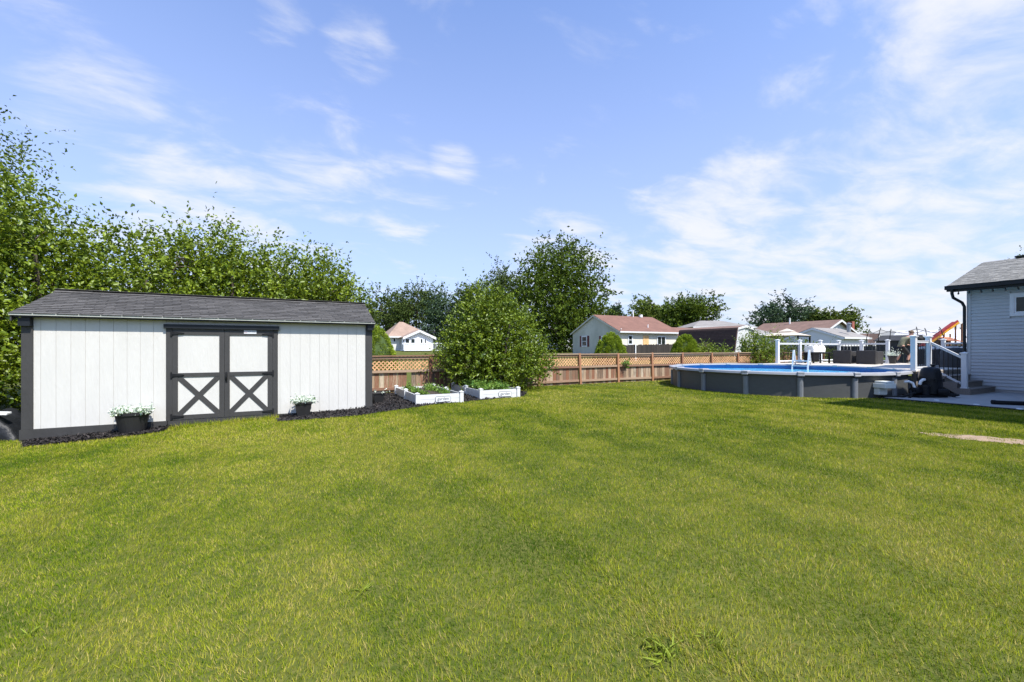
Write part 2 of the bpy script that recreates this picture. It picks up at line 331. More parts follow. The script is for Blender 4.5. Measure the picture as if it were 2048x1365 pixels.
def tree(name, label, cat, u, v, m, lobes, ntw, nl, ls, tl, trunk_r, trunk_top, group=None, clump=0, shell=.5, up=.35, z0=None, limbs=6, multi=1, spread=.9):
    z = G(u, v) if z0 is None else z0
    root = thing(name, label, cat, (u, v, z), 0, group)
    if clump:
        cc, cdv = lobes_sample(lobes, clump, shell); k = RNG.integers(0, clump, ntw); rad = clump_r(lobes, clump)
        off = RNG.normal(size=(ntw, 3)) * rad * .55; C = cc[k] + off; D = cdv[k] * .5 + unit(off) * .8 + RNG.normal(0, .35, (ntw, 3))
        ct = RNG.normal(0, .10, clump)[k]
    else:
        C, D = lobes_sample(lobes, ntw, shell); D = D + RNG.normal(0, .45, (ntw, 3)); ct = np.zeros(ntw)
    D[:, 2] += up; C[:, 2] = np.maximum(C[:, 2], .12)
    P, LD, sz, tw = twigs(C, D, tl * RNG.uniform(.6, 1.35, len(C)) * np.where(RNG.random(len(C)) < .07, RNG.uniform(1.5, 2.3, len(C)), 1), nl, ls, spread)
    tw = tw + np.repeat(ct, nl)
    link('crown', leaf_mesh('crown', m, P, LD, sz, tint=tw), root)
    b = MB()
    for q in range(multi):
        a = q * 2.4; ox, oy = (.12 * q * math.cos(a), .12 * q * math.sin(a)) if multi > 1 else (0, 0)
        top = Vector((ox * 4, oy * 4, trunk_top)); bs = Vector((ox, oy, -.12)); md_ = bs.lerp(top, .5) + Vector((random.uniform(-1, 1), random.uniform(-1, 1), 0)) * trunk_r * .8
        b.tube([bs, Vector((ox, oy, .1)), md_, top], [trunk_r * 1.35, trunk_r, trunk_r * .8, trunk_r * .4], 9)
    b.obj('trunk', M['bark'], root, smooth=True)
    lb = sorted(lobes, key=lambda l: -l[3])[:limbs] if len(lobes) >= limbs else [random.choice(lobes) for _ in range(limbs)]
    bb = MB()
    for i, l in enumerate(lb):
        a0 = Vector((0, 0, trunk_top * random.uniform(.35, .9))); e = Vector(l[:3]) + Vector((random.uniform(-.6, .6) * l[3], random.uniform(-.6, .6) * l[4], random.uniform(0, .7) * l[5]))
        mid = a0.lerp(e, .5) + Vector((0, 0, .1 * (e - a0).length)); bb.tube([a0, mid, e], [trunk_r * .5, trunk_r * .32, trunk_r * .08], 6)
        for _ in range(4):
            f = mid.lerp(e, random.random()); h = f + Vector((random.uniform(-1, 1) * l[3], random.uniform(-1, 1) * l[4], random.uniform(-.1, .8) * l[5])) * .7
            bb.tube([f, f.lerp(h, .5), h], [trunk_r * .2, trunk_r * .12, trunk_r * .04], 5)
    bb.obj('branches', M['bark'], root, smooth=True)
    return root
def clump_r(lobes, k):
    vol = sum(l[3] * l[4] * l[5] for l in lobes); return (vol / k) ** (1 / 3) * 1.25
# ================================================================== the setting: ground, lawn, mulch, patio
def inpoly(u, v, poly):
    c = np.zeros(u.shape, bool); n = len(poly)
    for i in range(n):
        x1, y1 = poly[i]; x2, y2 = poly[(i + 1) % n]
        if y1 == y2: continue
        k = ((y1 > v) != (y2 > v)) & (u < (x2 - x1) * (v - y1) / (y2 - y1) + x1); c ^= k
    return c
POOL = (15.95, 9.67); PR = 3.60
ax = np.concatenate([np.linspace(-260, -14, 14), np.arange(-13, 32, .5), np.linspace(33, 420, 40)])
ay = np.concatenate([np.linspace(-260, -8, 12), np.arange(-7, 24, .5), np.linspace(25, 420, 45)])
UU, VV = np.meshgrid(ax, ay, indexing='ij'); ZZ = g(UU, VV)
me = bpy.data.meshes.new('ground'); nx, ny = UU.shape
me.from_pydata(np.stack([UU, VV, ZZ], -1).reshape(-1, 3).tolist(), [], [(i * ny + j, (i + 1) * ny + j, (i + 1) * ny + j + 1, i * ny + j + 1) for i in range(nx - 1) for j in range(ny - 1)])
gm = bpy.data.materials.new('lawn ground'); gm.use_nodes = True; t = gm.node_tree; n = t.nodes; l = t.links; p = n['Principled BSDF']; p.inputs['Roughness'].default_value = .95; p.inputs['Specular IOR Level'].default_value = .1
ge = n.new('ShaderNodeNewGeometry'); na = n.new('ShaderNodeTexNoise'); na.inputs['Scale'].default_value = .9; na.inputs['Detail'].default_value = 8; nb = n.new('ShaderNodeTexNoise'); nb.inputs['Scale'].default_value = 30; nb.inputs['Detail'].default_value = 4
l.new(ge.outputs['Position'], na.inputs['Vector']); l.new(ge.outputs['Position'], nb.inputs['Vector'])
r1 = n.new('ShaderNodeValToRGB'); r1.color_ramp.elements[0].position = .35; r1.color_ramp.elements[1].position = .7; r1.color_ramp.elements[0].color = (.085, .125, .018, 1); r1.color_ramp.elements[1].color = (.15, .175, .03, 1)
r2 = n.new('ShaderNodeValToRGB'); r2.color_ramp.elements[0].position = .35; r2.color_ramp.elements[1].position = .7; r2.color_ramp.elements[0].color = (.03, .038, .008, 1); r2.color_ramp.elements[1].color = (.12, .10, .035, 1)
l.new(na.outputs[0], r1.inputs[0]); l.new(nb.outputs[0], r2.inputs[0]); mx = n.new('ShaderNodeMix'); mx.data_type = 'RGBA'; mx.inputs[0].default_value = .62
l.new(r1.outputs[0], mx.inputs[6]); l.new(r2.outputs[0], mx.inputs[7]); l.new(mx.outputs[2], p.inputs['Base Color'])
me.materials.append(gm); tag(link('ground', me), kind='structure')

def pxpoly(pts): return [gp(x, y, zz_) for x, y, zz_ in pts]
SHED = (-4.34, 10.8); SL, SD = 6.0, 3.05
mul_a = [gp(47, 897, -.235), gp(110, 891, -.225), gp(184, 883, -.2), gp(264, 874, -.18), gp(318, 867, -.17), gp(346, 856, -.15)] + [(-2.25, 10.85), (-4.34, 10.85)]
mul_b = [gp(554, 846, -.10), gp(628, 840, -.06), gp(722, 831, -.01), gp(780, 823), gp(817, 818), gp(869, 810), gp(938, 803.5), gp(1002, 797.5), gp(1048, 793)] + [(6.6, 11.9), (6.9, 13.8), (2.2, 13.75), (2.1, 12.2), (1.5, 12.2), (1.5, 10.85), (-.3, 10.85)]
M['mulch'] = mat('black mulch', (.018, .0155, .015), .9, .4, 12, bump=1., bscale=60)
def sheet(name, poly, z, m, kind='structure', sub=.35):
    b = bmesh.new(); vs = [b.verts.new((x, y, 0)) for x, y in poly]; b.faces.new(vs)
    bmesh.ops.triangulate(b, faces=b.faces)
    for _ in range(4):
        ed = [e for e in b.edges if e.calc_length() > sub * 1.5]
        if not ed: break
        bmesh.ops.subdivide_edges(b, edges=ed, cuts=1); bmesh.ops.triangulate(b, faces=b.faces)
    for q in b.verts: q.co.z = G(q.co.x, q.co.y) + z
    bmesh.ops.recalc_face_normals(b, faces=b.faces)
    if sum(f.normal.z for f in b.faces) < 0: bmesh.ops.reverse_faces(b, faces=b.faces)
    me_ = bpy.data.meshes.new(name); b.to_mesh(me_); b.free(); me_.materials.append(m); return tag(link(name, me_), kind=kind)
sheet('mulch_bed', mul_a, .015, M['mulch']); sheet('mulch_bed', mul_b, .015, M['mulch'])
chip_m = leaf_mat('mulch chips', (.010, .009, .009), (.055, .045, .042), .75, .0, .3)
cp = []
for poly, k in ((mul_a, 5200), (mul_b, 13000)):
    a = np.array(poly); u = RNG.uniform(a[:, 0].min(), a[:, 0].max(), k * 3); v = RNG.uniform(a[:, 1].min(), a[:, 1].max(), k * 3); q = inpoly(u, v, poly)
    cp.append(np.stack([u[q], v[q]], 1)[:k])
cp = np.concatenate(cp); cz = g(cp[:, 0], cp[:, 1]) + RNG.uniform(.012, .035, len(cp))
cdr = RNG.normal(size=(len(cp), 3)); cdr[:, 2] *= .35; ct_ = RNG.random(len(cp)) ** 2; ct_[RNG.random(len(cp)) < .02] = 1
tag(link('mulch_chips', leaf_mesh('mulch_chips', chip_m, np.column_stack([cp, cz]), cdr, RNG.uniform(.025, .075, len(cp)), .5, .3, ct_)), 'dark shredded mulch chips around the shed and garden beds', 'mulch', kind='stuff')
# a few pale wood chips lying on the mulch
PATIO = [(15.0, 1.2), (19.98, 1.2), (19.98, 6.0), (15.0, 6.0)]
bx('patio', None, M['concrete'], 15.0, 19.98, 1.2, 6.02, -.1, .035)['kind'] = 'structure'
o = bx('lawn_edging', None, M['rubber'], 14.86, 14.995, 1.2, 6.15, -.1, .03); tag(o, 'black edging strip between the lawn and the concrete patio', 'edging')
dirt_c = [(1838, 866), (1880, 868), (1940, 872), (1990, 876), (2048, 881), (2048, 890), (2000, 887), (1950, 882), (1900, 877), (1860, 872)]
DIRT = []
for i_ in range(len(dirt_c)):
    for f_ in (0, .25, .5, .75):
        a_, b_ = dirt_c[i_], dirt_c[(i_ + 1) % len(dirt_c)]; DIRT.append(gp(a_[0] + (b_[0] - a_[0]) * f_, a_[1] + (b_[1] - a_[1]) * f_ + random.uniform(-1.2, 1.2)))
sheet('dirt_patch', DIRT, .006, M['dirt'])
sheet('road', [W(700, 84), W(1500, 84), W(1500, 90), W(700, 90)], .03, M['asphalt'], sub=4)

def vnoise(u, v, s, seed):
    # smooth value noise
    r = np.random.default_rng(seed).random((97, 97)); x = u * s + 1000; y = v * s + 1000; i = np.floor(x).astype(int); j = np.floor(y).astype(int); fx = x - i; fy = y - j
    fx = fx * fx * (3 - 2 * fx); fy = fy * fy * (3 - 2 * fy); a = lambda p_, q_: r[p_ % 97, q_ % 97]
    return (a(i, j) * (1 - fx) + a(i + 1, j) * fx) * (1 - fy) + (a(i, j + 1) * (1 - fx) + a(i + 1, j + 1) * fx) * fy
# lawn: single blades, denser and finer near the camera
def lawn_ok(u, v):
    ok = ~inpoly(u, v, mul_a) & ~inpoly(u, v, mul_b) & (v < 14.3)
    ok &= ~((u > SHED[0] - .02) & (u < SHED[0] + SL + .02) & (v > 10.74) & (v < SHED[1] + SD))
    ok &= np.hypot(u - POOL[0], v - POOL[1]) > PR + .06
    ok &= ~((u > 14.86) & (v < 6.15)) & ~((u > 17.0))
    d = inpoly(u, v, DIRT); ok &= ~(d & (vnoise(u, v, 5, 9) * .6 + vnoise(u, v, 14, 8) * .4 + RNG.normal(0, .10, u.shape) > .46))
    return ok
bands = [(1.2, 2.6, 15500, .0036, 2), (2.6, 4.2, 12500, .0040, 2), (4.2, 7, 8000, .0056, 1), (7, 11, 3600, .0085, 1), (11, 16, 1500, .013, 1), (16, 23, 420, .022, 1)]
BU = []; BW = []
for z0, z1, den, wd, seg in bands:
    x1 = 1.24 * z1 + .6; area = 2 * x1 * (z1 - z0); k = int(area * den)
    X = RNG.uniform(-x1, x1, k); Z = RNG.uniform(z0, z1, k); q = np.abs(X) < 1.24 * Z + .6; X = X[q]; Z = Z[q]
    u = X * RT[0] + Z * FW[0]; v = X * RT[1] + Z * FW[1]; q = lawn_ok(u, v)
    BU.append(np.stack([u[q], v[q], np.full(q.sum(), wd), np.full(q.sum(), seg)], 1))
BU = np.concatenate(BU)
u, v, wd, seg = BU.T; nb_ = len(u)
patch = .45 * vnoise(u, v, .7, 1) + .3 * vnoise(u, v, 2.3, 2) + .25 * vnoise(u, v, 7, 3)
fine = .5 * vnoise(u, v, 16, 4) + .5 * vnoise(u, v, 38, 5)
# mower passes lay the grass over in curved bands
pas = np.clip(np.sin((u + .25 * vnoise(u, v, .35, 6) + .03 * v) * 2 * math.pi / 1.0) * 1.6, -1, 1) * (.35 + .65 * vnoise(u, v, .3, 12))
tint = .5 + (patch - .5) * 1.15 + (fine - .5) * .55 + RNG.normal(0, .23, nb_) + .14 * pas  # stripe term also puts the leaning blades' lighter and darker sheen into their colour
straw = RNG.random(nb_) < np.clip(.05 + (patch - .5) * .5 + (fine - .5) * .35, .02, .4)
tint = np.clip(tint, 0, .78); tint[straw] = RNG.uniform(.84, 1, straw.sum())
h = RNG.uniform(.013, .034, nb_) * (.8 + .5 * fine) * (1 + .3 * (wd > .008)); tall = RNG.random(nb_) < .004; h[tall] *= 1.6
near_trim = (u > -2.3) & (u < -.3) & (v > 10.45); h[near_trim] *= RNG.uniform(1, 3.0, near_trim.sum())
az = RNG.uniform(0, 2 * math.pi, nb_); lean = np.abs(RNG.normal(.45, .4, nb_)) * h
lx = np.cos(az) * lean + .010 * pas * RT[0] * 1.0; ly = np.sin(az) * lean + .010 * pas * RT[1]
sx_ = -np.sin(az + RNG.normal(0, .6, nb_)); sy_ = np.cos(az + RNG.normal(0, .6, nb_))
z = g(u, v) - .004; B0 = np.stack([u, v, z], 1); Sd = np.stack([sx_, sy_, np.zeros(nb_)], 1) * wd[:, None] * .5 * RNG.uniform(.7, 1.2, nb_)[:, None]
T = B0 + np.stack([lx, ly, h], 1)
s2 = seg > 1.5
def trimesh(name, V, per, faces_per, m, tintv):
    k = len(V); me_ = bpy.data.meshes.new(name); me_.vertices.add(k * per); me_.vertices.foreach_set('co', V.astype(np.float32).ravel())
    idx = (np.arange(k)[:, None] * per + np.array(faces_per).ravel()[None]).astype(np.int32).ravel()
    me_.loops.add(len(idx)); me_.loops.foreach_set('vertex_index', idx); me_.polygons.add(len(idx) // 3); me_.polygons.foreach_set('loop_start', np.arange(0, len(idx), 3, dtype=np.int32))
    at_ = me_.attributes.new('tint', 'FLOAT', 'POINT'); at_.data.foreach_set('value', np.repeat(tintv, per).astype(np.float32))
    me_.materials.append(m); me_.update(calc_edges=True); return me_
L_GRASS = leaf_mat('lawn blades', (.035, .075, .006), (.30, .30, .06), .8, .28, .06)
rp = [x for x in L_GRASS.node_tree.nodes if x.type == 'VALTORGB'][0].color_ramp
rp.elements[0].color = (.035, .085, .003, 1); rp.elements[1].color = (.50, .40, .15, 1)
for ps, c in ((.4, (.148, .206, .008)), (.76, (.300, .322, .018)), (.84, (.40, .335, .085))):
    e = rp.elements.new(ps); e.color = (*c, 1)
V2 = np.stack([B0[s2] - Sd[s2], B0[s2] + Sd[s2], T[s2]], 1)
tag(link('near_grass', trimesh('near_grass', V2, 3, [(0, 1, 2)], L_GRASS, tint[s2])), 'short mown green grass blades of the open lawn', 'grass', kind='stuff')
V1 = np.stack([B0[~s2] - Sd[~s2], B0[~s2] + Sd[~s2], T[~s2]], 1)
tag(link('lawn_grass', trimesh('lawn_grass', V1, 3, [(0, 1, 2)], L_GRASS, tint[~s2])), 'mown lawn grass spreading to the shed, fence and pool', 'grass', kind='stuff')
L_WEED = leaf_mat('weed blades', (.11, .18, .012), (.26, .32, .04), .6, .3, .2)
# broad-bladed weeds in the near lawn
for px, py, k, sz in ((725, 1185, 9, .10), (1330, 1330, 30, .11), (1290, 1300, 16, .09), (1420, 1310, 14, .09), (60, 1250, 10, .08), (100, 1130, 9, .07)):
    uu, vv = gp(px, py, -.06); zz_ = G(uu, vv); C = np.column_stack([uu + RNG.normal(0, .035 if k > 10 else .012, k), vv + RNG.normal(0, .035 if k > 10 else .012, k), np.full(k, zz_)])
    D = RNG.normal(0, .7, (k, 3)); D[:, 2] = RNG.uniform(.2, .7, k)
    lab = {725: 'small broad-bladed weed tuft alone in the open lawn', 1330: 'largest spreading clump of pale crabgrass in the lawn', 1290: 'narrow crabgrass tuft touching the largest clump', 1420: 'loose crabgrass tuft a step away from the largest clump', 60: 'weed tuft in the lawn well in front of the tarp heap', 100: 'small weed tuft in the lawn between shed corner and foreground'}[px]
    o = link('weed_tuft', leaf_mesh('weed_tuft', L_WEED, C - [uu, vv, zz_], D, sz * .75 * RNG.uniform(.6, 1.2, k), .10, .15, RNG.uniform(.6, 1, k)), None, (uu, vv, zz_)); tag(o, lab, 'weed')

# ================================================================== shed
sh = thing('garden_shed', 'long white garden shed with charcoal trim and double barn doors', 'shed', (SHED[0], SHED[1], -.02))
WH = 2.05; DX0, DX1 = 2.04, 4.005          # door frame outer edges
core = MB()
core.ext([(.03, .010, 0), (.03, SD - .03, 0), (.03, SD - .03, WH), (.03, SD / 2, WH + .53), (.03, .010, WH)], (SL - .06, 0, 0)); core.obj('wall', M['shed_white'], sh)
x = .13; k = 0; edges = [.13] + [.227 + .2011 * i for i in range(40)]
edges = [e for e in edges if e < SL - .13] + [SL - .13]
for a, b in zip(edges[:-1], edges[1:]):
    for c, d in ((a, min(b, DX0)), (max(a, DX1), b)):
        if d - c > .02: bx('siding_plank', sh, M['shed_white'], c + .0025, d - .0025, .0, .034, .0, WH - .015)
    if a < DX1 and b > DX0: bx('siding_plank', sh, M['shed_white'], max(a, DX0) + .004, min(b, DX1) - .004, .0, .034, 1.92, WH - .015)
for e in (0, SL - .13):
    bx('corner_trim', sh, M['charcoal'], e, e + .13, -.022, .03, .0, WH - .02)
for e in (-.02, SL - .0): bx('corner_trim', sh, M['charcoal'], e, e + .02, -.02, .09, 0, WH - .03)
for e in (-.0, SL - .0): pass
bx('base_board', sh, M['charcoal'], -.04, 2.06, -.035, .03, -.30, -.002); bx('base_board', sh, M['charcoal'], 2.07, SL + .03, -.032, .03, -.26, -.002)
bx('base_board', sh, M['charcoal'], -.04, -.0, .035, SD, -.30, -.002); bx('base_board', sh, M['charcoal'], SL, SL + .03, .035, SD, -.26, -.002)
for e in (.02, SL - .02): pass
bx('fascia', sh, M['black_paint'], -.06, SL + .05, -.135, -.11, WH - .035, WH + .012)
# doors
y0 = -.03
for e0, e1 in ((DX0, DX0 + .10), (DX1 - .10, DX1)): bx('door_frame', sh, M['charcoal'], e0, e1, -.024, .03, .0, 1.86)
bx('door_header', sh, M['black_paint'], DX0 - .03, DX1 + .03, -.075, .03, 1.86, 1.945)  # near-black colour stands in for the eave's shade on the header
hinge = MB(); hinge.box(-.032, -.004, -.012, 0, -.06, .06).box(-.004, .02, -.02, 0, -.028, .028)
hinge.ext([(.02, -.014, -.03), (.02, -.014, .03), (.17, -.014, .012), (.17, -.014, -.012)], (0, .012, 0)).lathe([(.02, -.006), (.02, .006)], 12, (.172, 0, 0))
for i in range(0): pass
hm_ = hinge.mesh('hinge', M['black_metal'])
for di, (a, b) in enumerate(((DX0 + .103, (DX0 + DX1) / 2 - .003), ((DX0 + DX1) / 2 + .003, DX1 - .103))):
    door = MB().box(a, b, -.012, .028, .012, 1.85).obj('door', M['shed_white'], sh)
    st = .088
    for x0, x1, z0_, z1_ in ((a, a + st, .012, 1.85), (b - st, b, .012, 1.85)): bx('stile', door, M['charcoal'], x0, x1, -.032, -.0125, z0_, z1_)
    for z0_, z1_ in ((.012, .10), (.875, .955), (1.735, 1.85)): bx('rail', door, M['charcoal'], a + st + .0005, b - st - .0005, -.030, -.0125, z0_, z1_)
    p0 = (a + st, .10); p1 = (b - st, .875)
    for fl, yy in ((0, -.0255), (1, -.0235)):
        q0 = p0 if not fl else (p1[0], p0[1]); q1 = p1 if not fl else (p0[0], p1[1])
        dx, dz = q1[0] - q0[0], q1[1] - q0[1]; ln = math.hypot(dx, dz); nx_, nz_ = -dz / ln * .045, dx / ln * .045
        # brace clipped square into the corners
        sgn = 1 if not fl else -1
        e = .062
        poly = [(q0[0], yy, q0[1]), (q0[0] + sgn * e * 1.15, yy, q0[1]), (q1[0], yy, q1[1] - e), (q1[0], yy, q1[1]), (q1[0] - sgn * e * 1.15, yy, q1[1]), (q0[0], yy, q0[1] + e)]
        MB().ext(poly, (0, -yy - .0125, 0)).obj('cross_brace', M['charcoal'], door)
    for z_ in (.075, .915, 1.765):
        if di == 0: link('hinge', hm_, door, (a + .002, -.034, z_))
        else: link('hinge', hm_, door, (b - .002, -.034, z_), (0, 0, 0), (-1, 1, 1))
    if di == 1:
        hd = MB().tube([(a + .03, -.034, .93), (a + .03, -.075, .92), (a + .03, -.08, .85), (a + .03, -.036, .76)], .012, 8).box(a + .012, a + .048, -.042, -.033, .74, .955)
        hd.obj('handle', M['black_metal'], door)
        pl = bx('name_plate', door, M['vinyl'], a + .345, a + .575, -.036, -.0305, 1.772, 1.842)
def text_obj(body, size, m, parent, loc, rot, name='lettering', align='CENTER', ext=.0008):
    c = bpy.data.curves.new(name, 'FONT'); c.body = body; c.size = size; c.align_x = align; c.align_y = 'CENTER'; c.extrude = ext; c.resolution_u = 3
    o_ = bpy.data.objects.new(name, c); COL.objects.link(o_); dg = bpy.context.evaluated_depsgraph_get(); me_ = bpy.data.meshes.new_from_object(o_.evaluated_get(dg)); bpy.data.objects.remove(o_)
    me_.materials.clear(); me_.materials.append(m); return link(name, me_, parent, loc, rot)
xa = (DX0 + DX1) / 2 + .003
o = text_obj('TUFF SHED', .031, M['dark_ink'], sh, (xa + .488, -.037, 1.812), (R(90), 0, 0))
b = MB(); b.bar((xa + .36, -.0372, 1.795), (xa + .36, -.0372, 1.82), .003, .003).bar((xa + .40, -.0372, 1.795), (xa + .40, -.0372, 1.82), .003, .003).bar((xa + .358, -.0372, 1.82), (xa + .38, -.0372, 1.832), .003, .003).bar((xa + .38, -.0372, 1.832), (xa + .402, -.0372, 1.82), .003, .003).bar((xa + .358, -.0372, 1.795), (xa + .402, -.0372, 1.795), .003, .003)
b.obj('logo', M['red_ink'], sh)
# roof: slabs, drip edge, every shingle tab on the near slope
ez, rz = WH - .005, WH + .575; ey = -.165; ry = SD / 2
rx0, rx1 = -.11, SL - .0 + .06
rf = MB(); rf.slab([(rx0, ey, ez), (rx1, ey, ez), (rx1, ry, rz), (rx0, ry, rz)], .03); rf.slab([(rx0, ry, rz), (rx1, ry, rz), (rx1, SD - ey, ez), (rx0, SD - ey, ez)], .03)
roof = rf.obj('roof', M['roof_dark'], sh)
bx('drip_edge', sh, M['drip'], rx0 - .004, rx1 + .004, ey - .012, ey + .02, ez - .0, ez + .042)
sl = Vector((0, ry - ey, rz - ez)); slen = sl.length; sd_v = sl / slen; nrm = Vector((0, -sd_v.z, sd_v.y))
ang = math.atan2(sl.z, sl.y)
ex = .127; rows = int(slen / ex) + 1; tw_ = .3048
tabs = {}
def tab(wid, dep, m):
    key = (round(wid, 3), round(dep, 3), m)
    if key not in tabs:
        b_ = MB(); b_.add([(0, 0, 0), (wid, 0, 0), (wid, dep, -.012), (0, dep, -.012), (0, 0, .012), (wid, 0, .012), (wid, dep, -.006), (0, dep, -.006)], [(4, 5, 6, 7), (0, 1, 5, 4), (1, 2, 6, 5), (3, 0, 4, 7), (2, 3, 7, 6)]); tabs[key] = b_.mesh('shingle', m)
    return tabs[key]
for r_ in range(rows):
    s0 = r_ * ex - .012; off = (r_ * .127 * 1.0) % tw_ - tw_
    x_ = rx0 + off
    while x_ < rx1:
        a, b_ = max(x_, rx0), min(x_ + tw_ - .013, rx1)
        if b_ - a > .03:
            dep = min(ex + .03, slen - s0)
            pz = Vector((a, ey, ez)) + sd_v * s0 + nrm * (.036 + random.uniform(0, .0035))
            link('shingle', tab(b_ - a, dep, M['shingle']), roof, pz, (ang, 0, random.uniform(-.003, .003)))
        x_ += tw_
bk = MB()
for r_ in range(rows):
    s0 = r_ * ex; y_ = SD - ey - (sd_v.y * s0); z_ = ez + sd_v.z * s0 + .034
    bk.slab([(rx0, y_ - sd_v.y * ex, z_ + sd_v.z * ex), (rx1, y_ - sd_v.y * ex, z_ + sd_v.z * ex), (rx1, y_, z_ + .004), (rx0, y_, z_ + .004)], .006)
o = bk.obj('back_shingles', M['shingle'], roof); o['kind'] = 'stuff'
x_ = rx0
while x_ < rx1 - .05:
    e = min(x_ + .3, rx1); zz_ = random.uniform(0, .008)
    cpb = MB(); cpb.slab([(x_, ry - .15, rz + .036 - .15 * sd_v.z / sd_v.y + .01), (e, ry - .15, rz + .036 - .15 * sd_v.z / sd_v.y + .01), (e, ry, rz + .058), (x_, ry, rz + .058)], .012)
    cpb.slab([(x_, ry, rz + .058), (e, ry, rz + .058), (e, ry + .15, rz - .01), (x_, ry + .15, rz - .01)], .012); cpb.obj('ridge_cap', M['shingle'], roof, (0, 0, zz_)); x_ += .29
for xx in (rx0 + .004, rx1 - .024):
    bx_ = MB(); bx_.ext([(xx, ey + .01, ez - .10), (xx, ey + .01, ez + .0), (xx, ry, rz - .0), (xx, SD - ey - .01, ez), (xx, SD - ey - .01, ez - .1), (xx, ry, rz - .1)], (.02, 0, 0)); bx_.obj('rake_board', M['charcoal'], sh)
# brackets under the eave at the corners (dark returns seen at both ends)
bx('eave_return', sh, M['black_paint'], -.03, .125, -.108, -.023, WH - .19, WH - .04); bx('eave_return', sh, M['black_paint'], SL - .10, SL + .035, -.108, -.023, WH - .16, WH - .04)

# ------------------------------------------------------------------ flower pots beside the shed
def flower_pot(u, v, rad, hgt, label, sq, leafm=True, rot=0, z=None, n=150, sprd=1.0, name='flower_pot', wide=1.0, cat='flower pot', plant='white flowers spilling over', fm=None, fh=.16):
    z = G(u, v) + .012 if z is None else z
    t_ = thing(name, label, cat, (u, v, z), rot)
    nn = 4 if sq else 24; ph = R(45) if sq else 0; k_ = math.sqrt(2) if sq else 1
    b_ = MB(); b_.lathe([(rad * .70 * k_, 0), (rad * .97 * k_, hgt * .86), (rad * 1.06 * k_, hgt * .86), (rad * 1.08 * k_, hgt), (rad * .98 * k_, hgt), (rad * .94 * k_, hgt * .9), (.01, hgt * .9)], nn, sx=wide, ph=ph)
    b_.obj('pot', M['planter'], t_, bevel=.004 if sq else 0)
    so = MB().lathe([(rad * .9 * k_, hgt * .88), (rad * .93 * k_, hgt * .93), (.01, hgt * .95)], nn, sx=wide, ph=ph).obj('soil', M['soil'], t_)
    C = np.column_stack([RNG.uniform(-1, 1, n) * rad * wide, RNG.uniform(-1, 1, n) * rad, np.full(n, hgt * .93)]); D = C * [1.3 / rad / wide, 1.3 / rad, 0] * sprd + RNG.normal(0, .35, (n, 3)); D[:, 2] = RNG.uniform(.5, 1.4, n)
    P, LD, sz, tw = twigs(C, D, fh * RNG.uniform(.5, 1.2, n), 6, .045, 1.0)
    link('foliage', leaf_mesh('foliage', fm or L_SILVER, P, LD, sz, .8, .2, tw + .2), t_)
    if fm is None:
        q = RNG.random(len(P)) < .25; link('green_leaves', leaf_mesh('green_leaves', L_VEG, P[q] - [0, 0, .015], LD[q], sz[q] * 1.1, .7, .2, tw[q] - .25), t_)
    return t_
uu, vv, ZZ_ = on_v(265, 10.46); flower_pot(uu, vv, .205, .40, 'wide dark oval planter of white-green foliage against the shed wall', False, wide=1.3, n=190, sprd=.15, fh=.11)
uu, vv, ZZ_ = on_v(606, 10.5); flower_pot(uu, vv, .165, .31, 'square dark tapered pot of white flowers against the shed wall', True, rot=R(4), n=120, sprd=.35, fh=.13)
flower_pot(1.93, 11.55, .15, .27, 'empty-looking dark pot peeking out behind the shed end wall', True, rot=R(10), n=6)

# ------------------------------------------------------------------ tarp-covered heap left of the shed
tb = bmesh.new(); bmesh.ops.create_grid(tb, x_segments=46, y_segments=34, size=.5)
for q in tb.verts:
    x_, y_ = q.co.x * 2, q.co.y * 2; e = max(abs(x_), abs(y_)); hh = .46 * (1 - max(0, (e - .60) / .40) ** 1.5) if e > .6 else .46
    q.co.x *= 1.75; q.co.y *= 1.1; q.co.z = max(0, hh + .05 * math.sin(9 * q.co.x + 4 * q.co.y) * (1 if e < .98 else .0) + .04 * math.sin(14 * q.co.y - 6 * q.co.x + 1) * (1 if e < .98 else 0) + .06 * x_ * (1 if e < .9 else 0))
    q.co.x += .03 * math.sin(11 * q.co.y) ; q.co.y += .04 * math.sin(13 * q.co.x + q.co.z * 9)
tm = bpy.data.meshes.new('tarp'); tb.to_mesh(tm); tb.free(); tm.materials.append(M['tarp']); tm.polygons.foreach_set('use_smooth', [True] * len(tm.polygons))
tp = thing('tarp_heap', 'low heap under a crumpled black plastic tarp beside the shed corner', 'tarp', (-5.45, 11.45, -.235), R(8)); link('tarp', tm, tp); 
bx('board', tp, M['pvc'], -.2, .75, -.35, -.22, .50, .53, (R(6), R(4), R(-14)))

# ================================================================== back fence with lattice top
FV = 13.9
fx = [on_v(p_, FV)[0] for p_ in (860, 1077, 1158.4, 1234.4, 1302.7, 1363, 1421.5, 1474)]
st_ = 1.93
fx = [fx[0] - 3 * st_ - .1, fx[0] - 2 * st_ - .05, fx[0] - st_ - .05, fx[0], (fx[0] + fx[1]) / 2] + fx[1:]
while fx[-1] < 27: fx.append(fx[-1] + 1.9)
fn = thing('wooden_fence', 'weathered red-brown board fence with a lattice top along the lawn', 'fence', (fx[3], FV, 0))
ox = fx[3]
FT = 1.20
post_lean = {}
lat_n = 0; extra = MB()
def lat(bm_, a, b, y): bm_.bar((a[0], y, a[1]), (b[0], y, b[1]), .034, .007, (0, 1, 0))
lat_cache = {}
def clipseg(x0, z0, dx, x1lim, z1):
    return None
order = sorted(range(len(fx) - 1), key=lambda i: abs(i - 7))
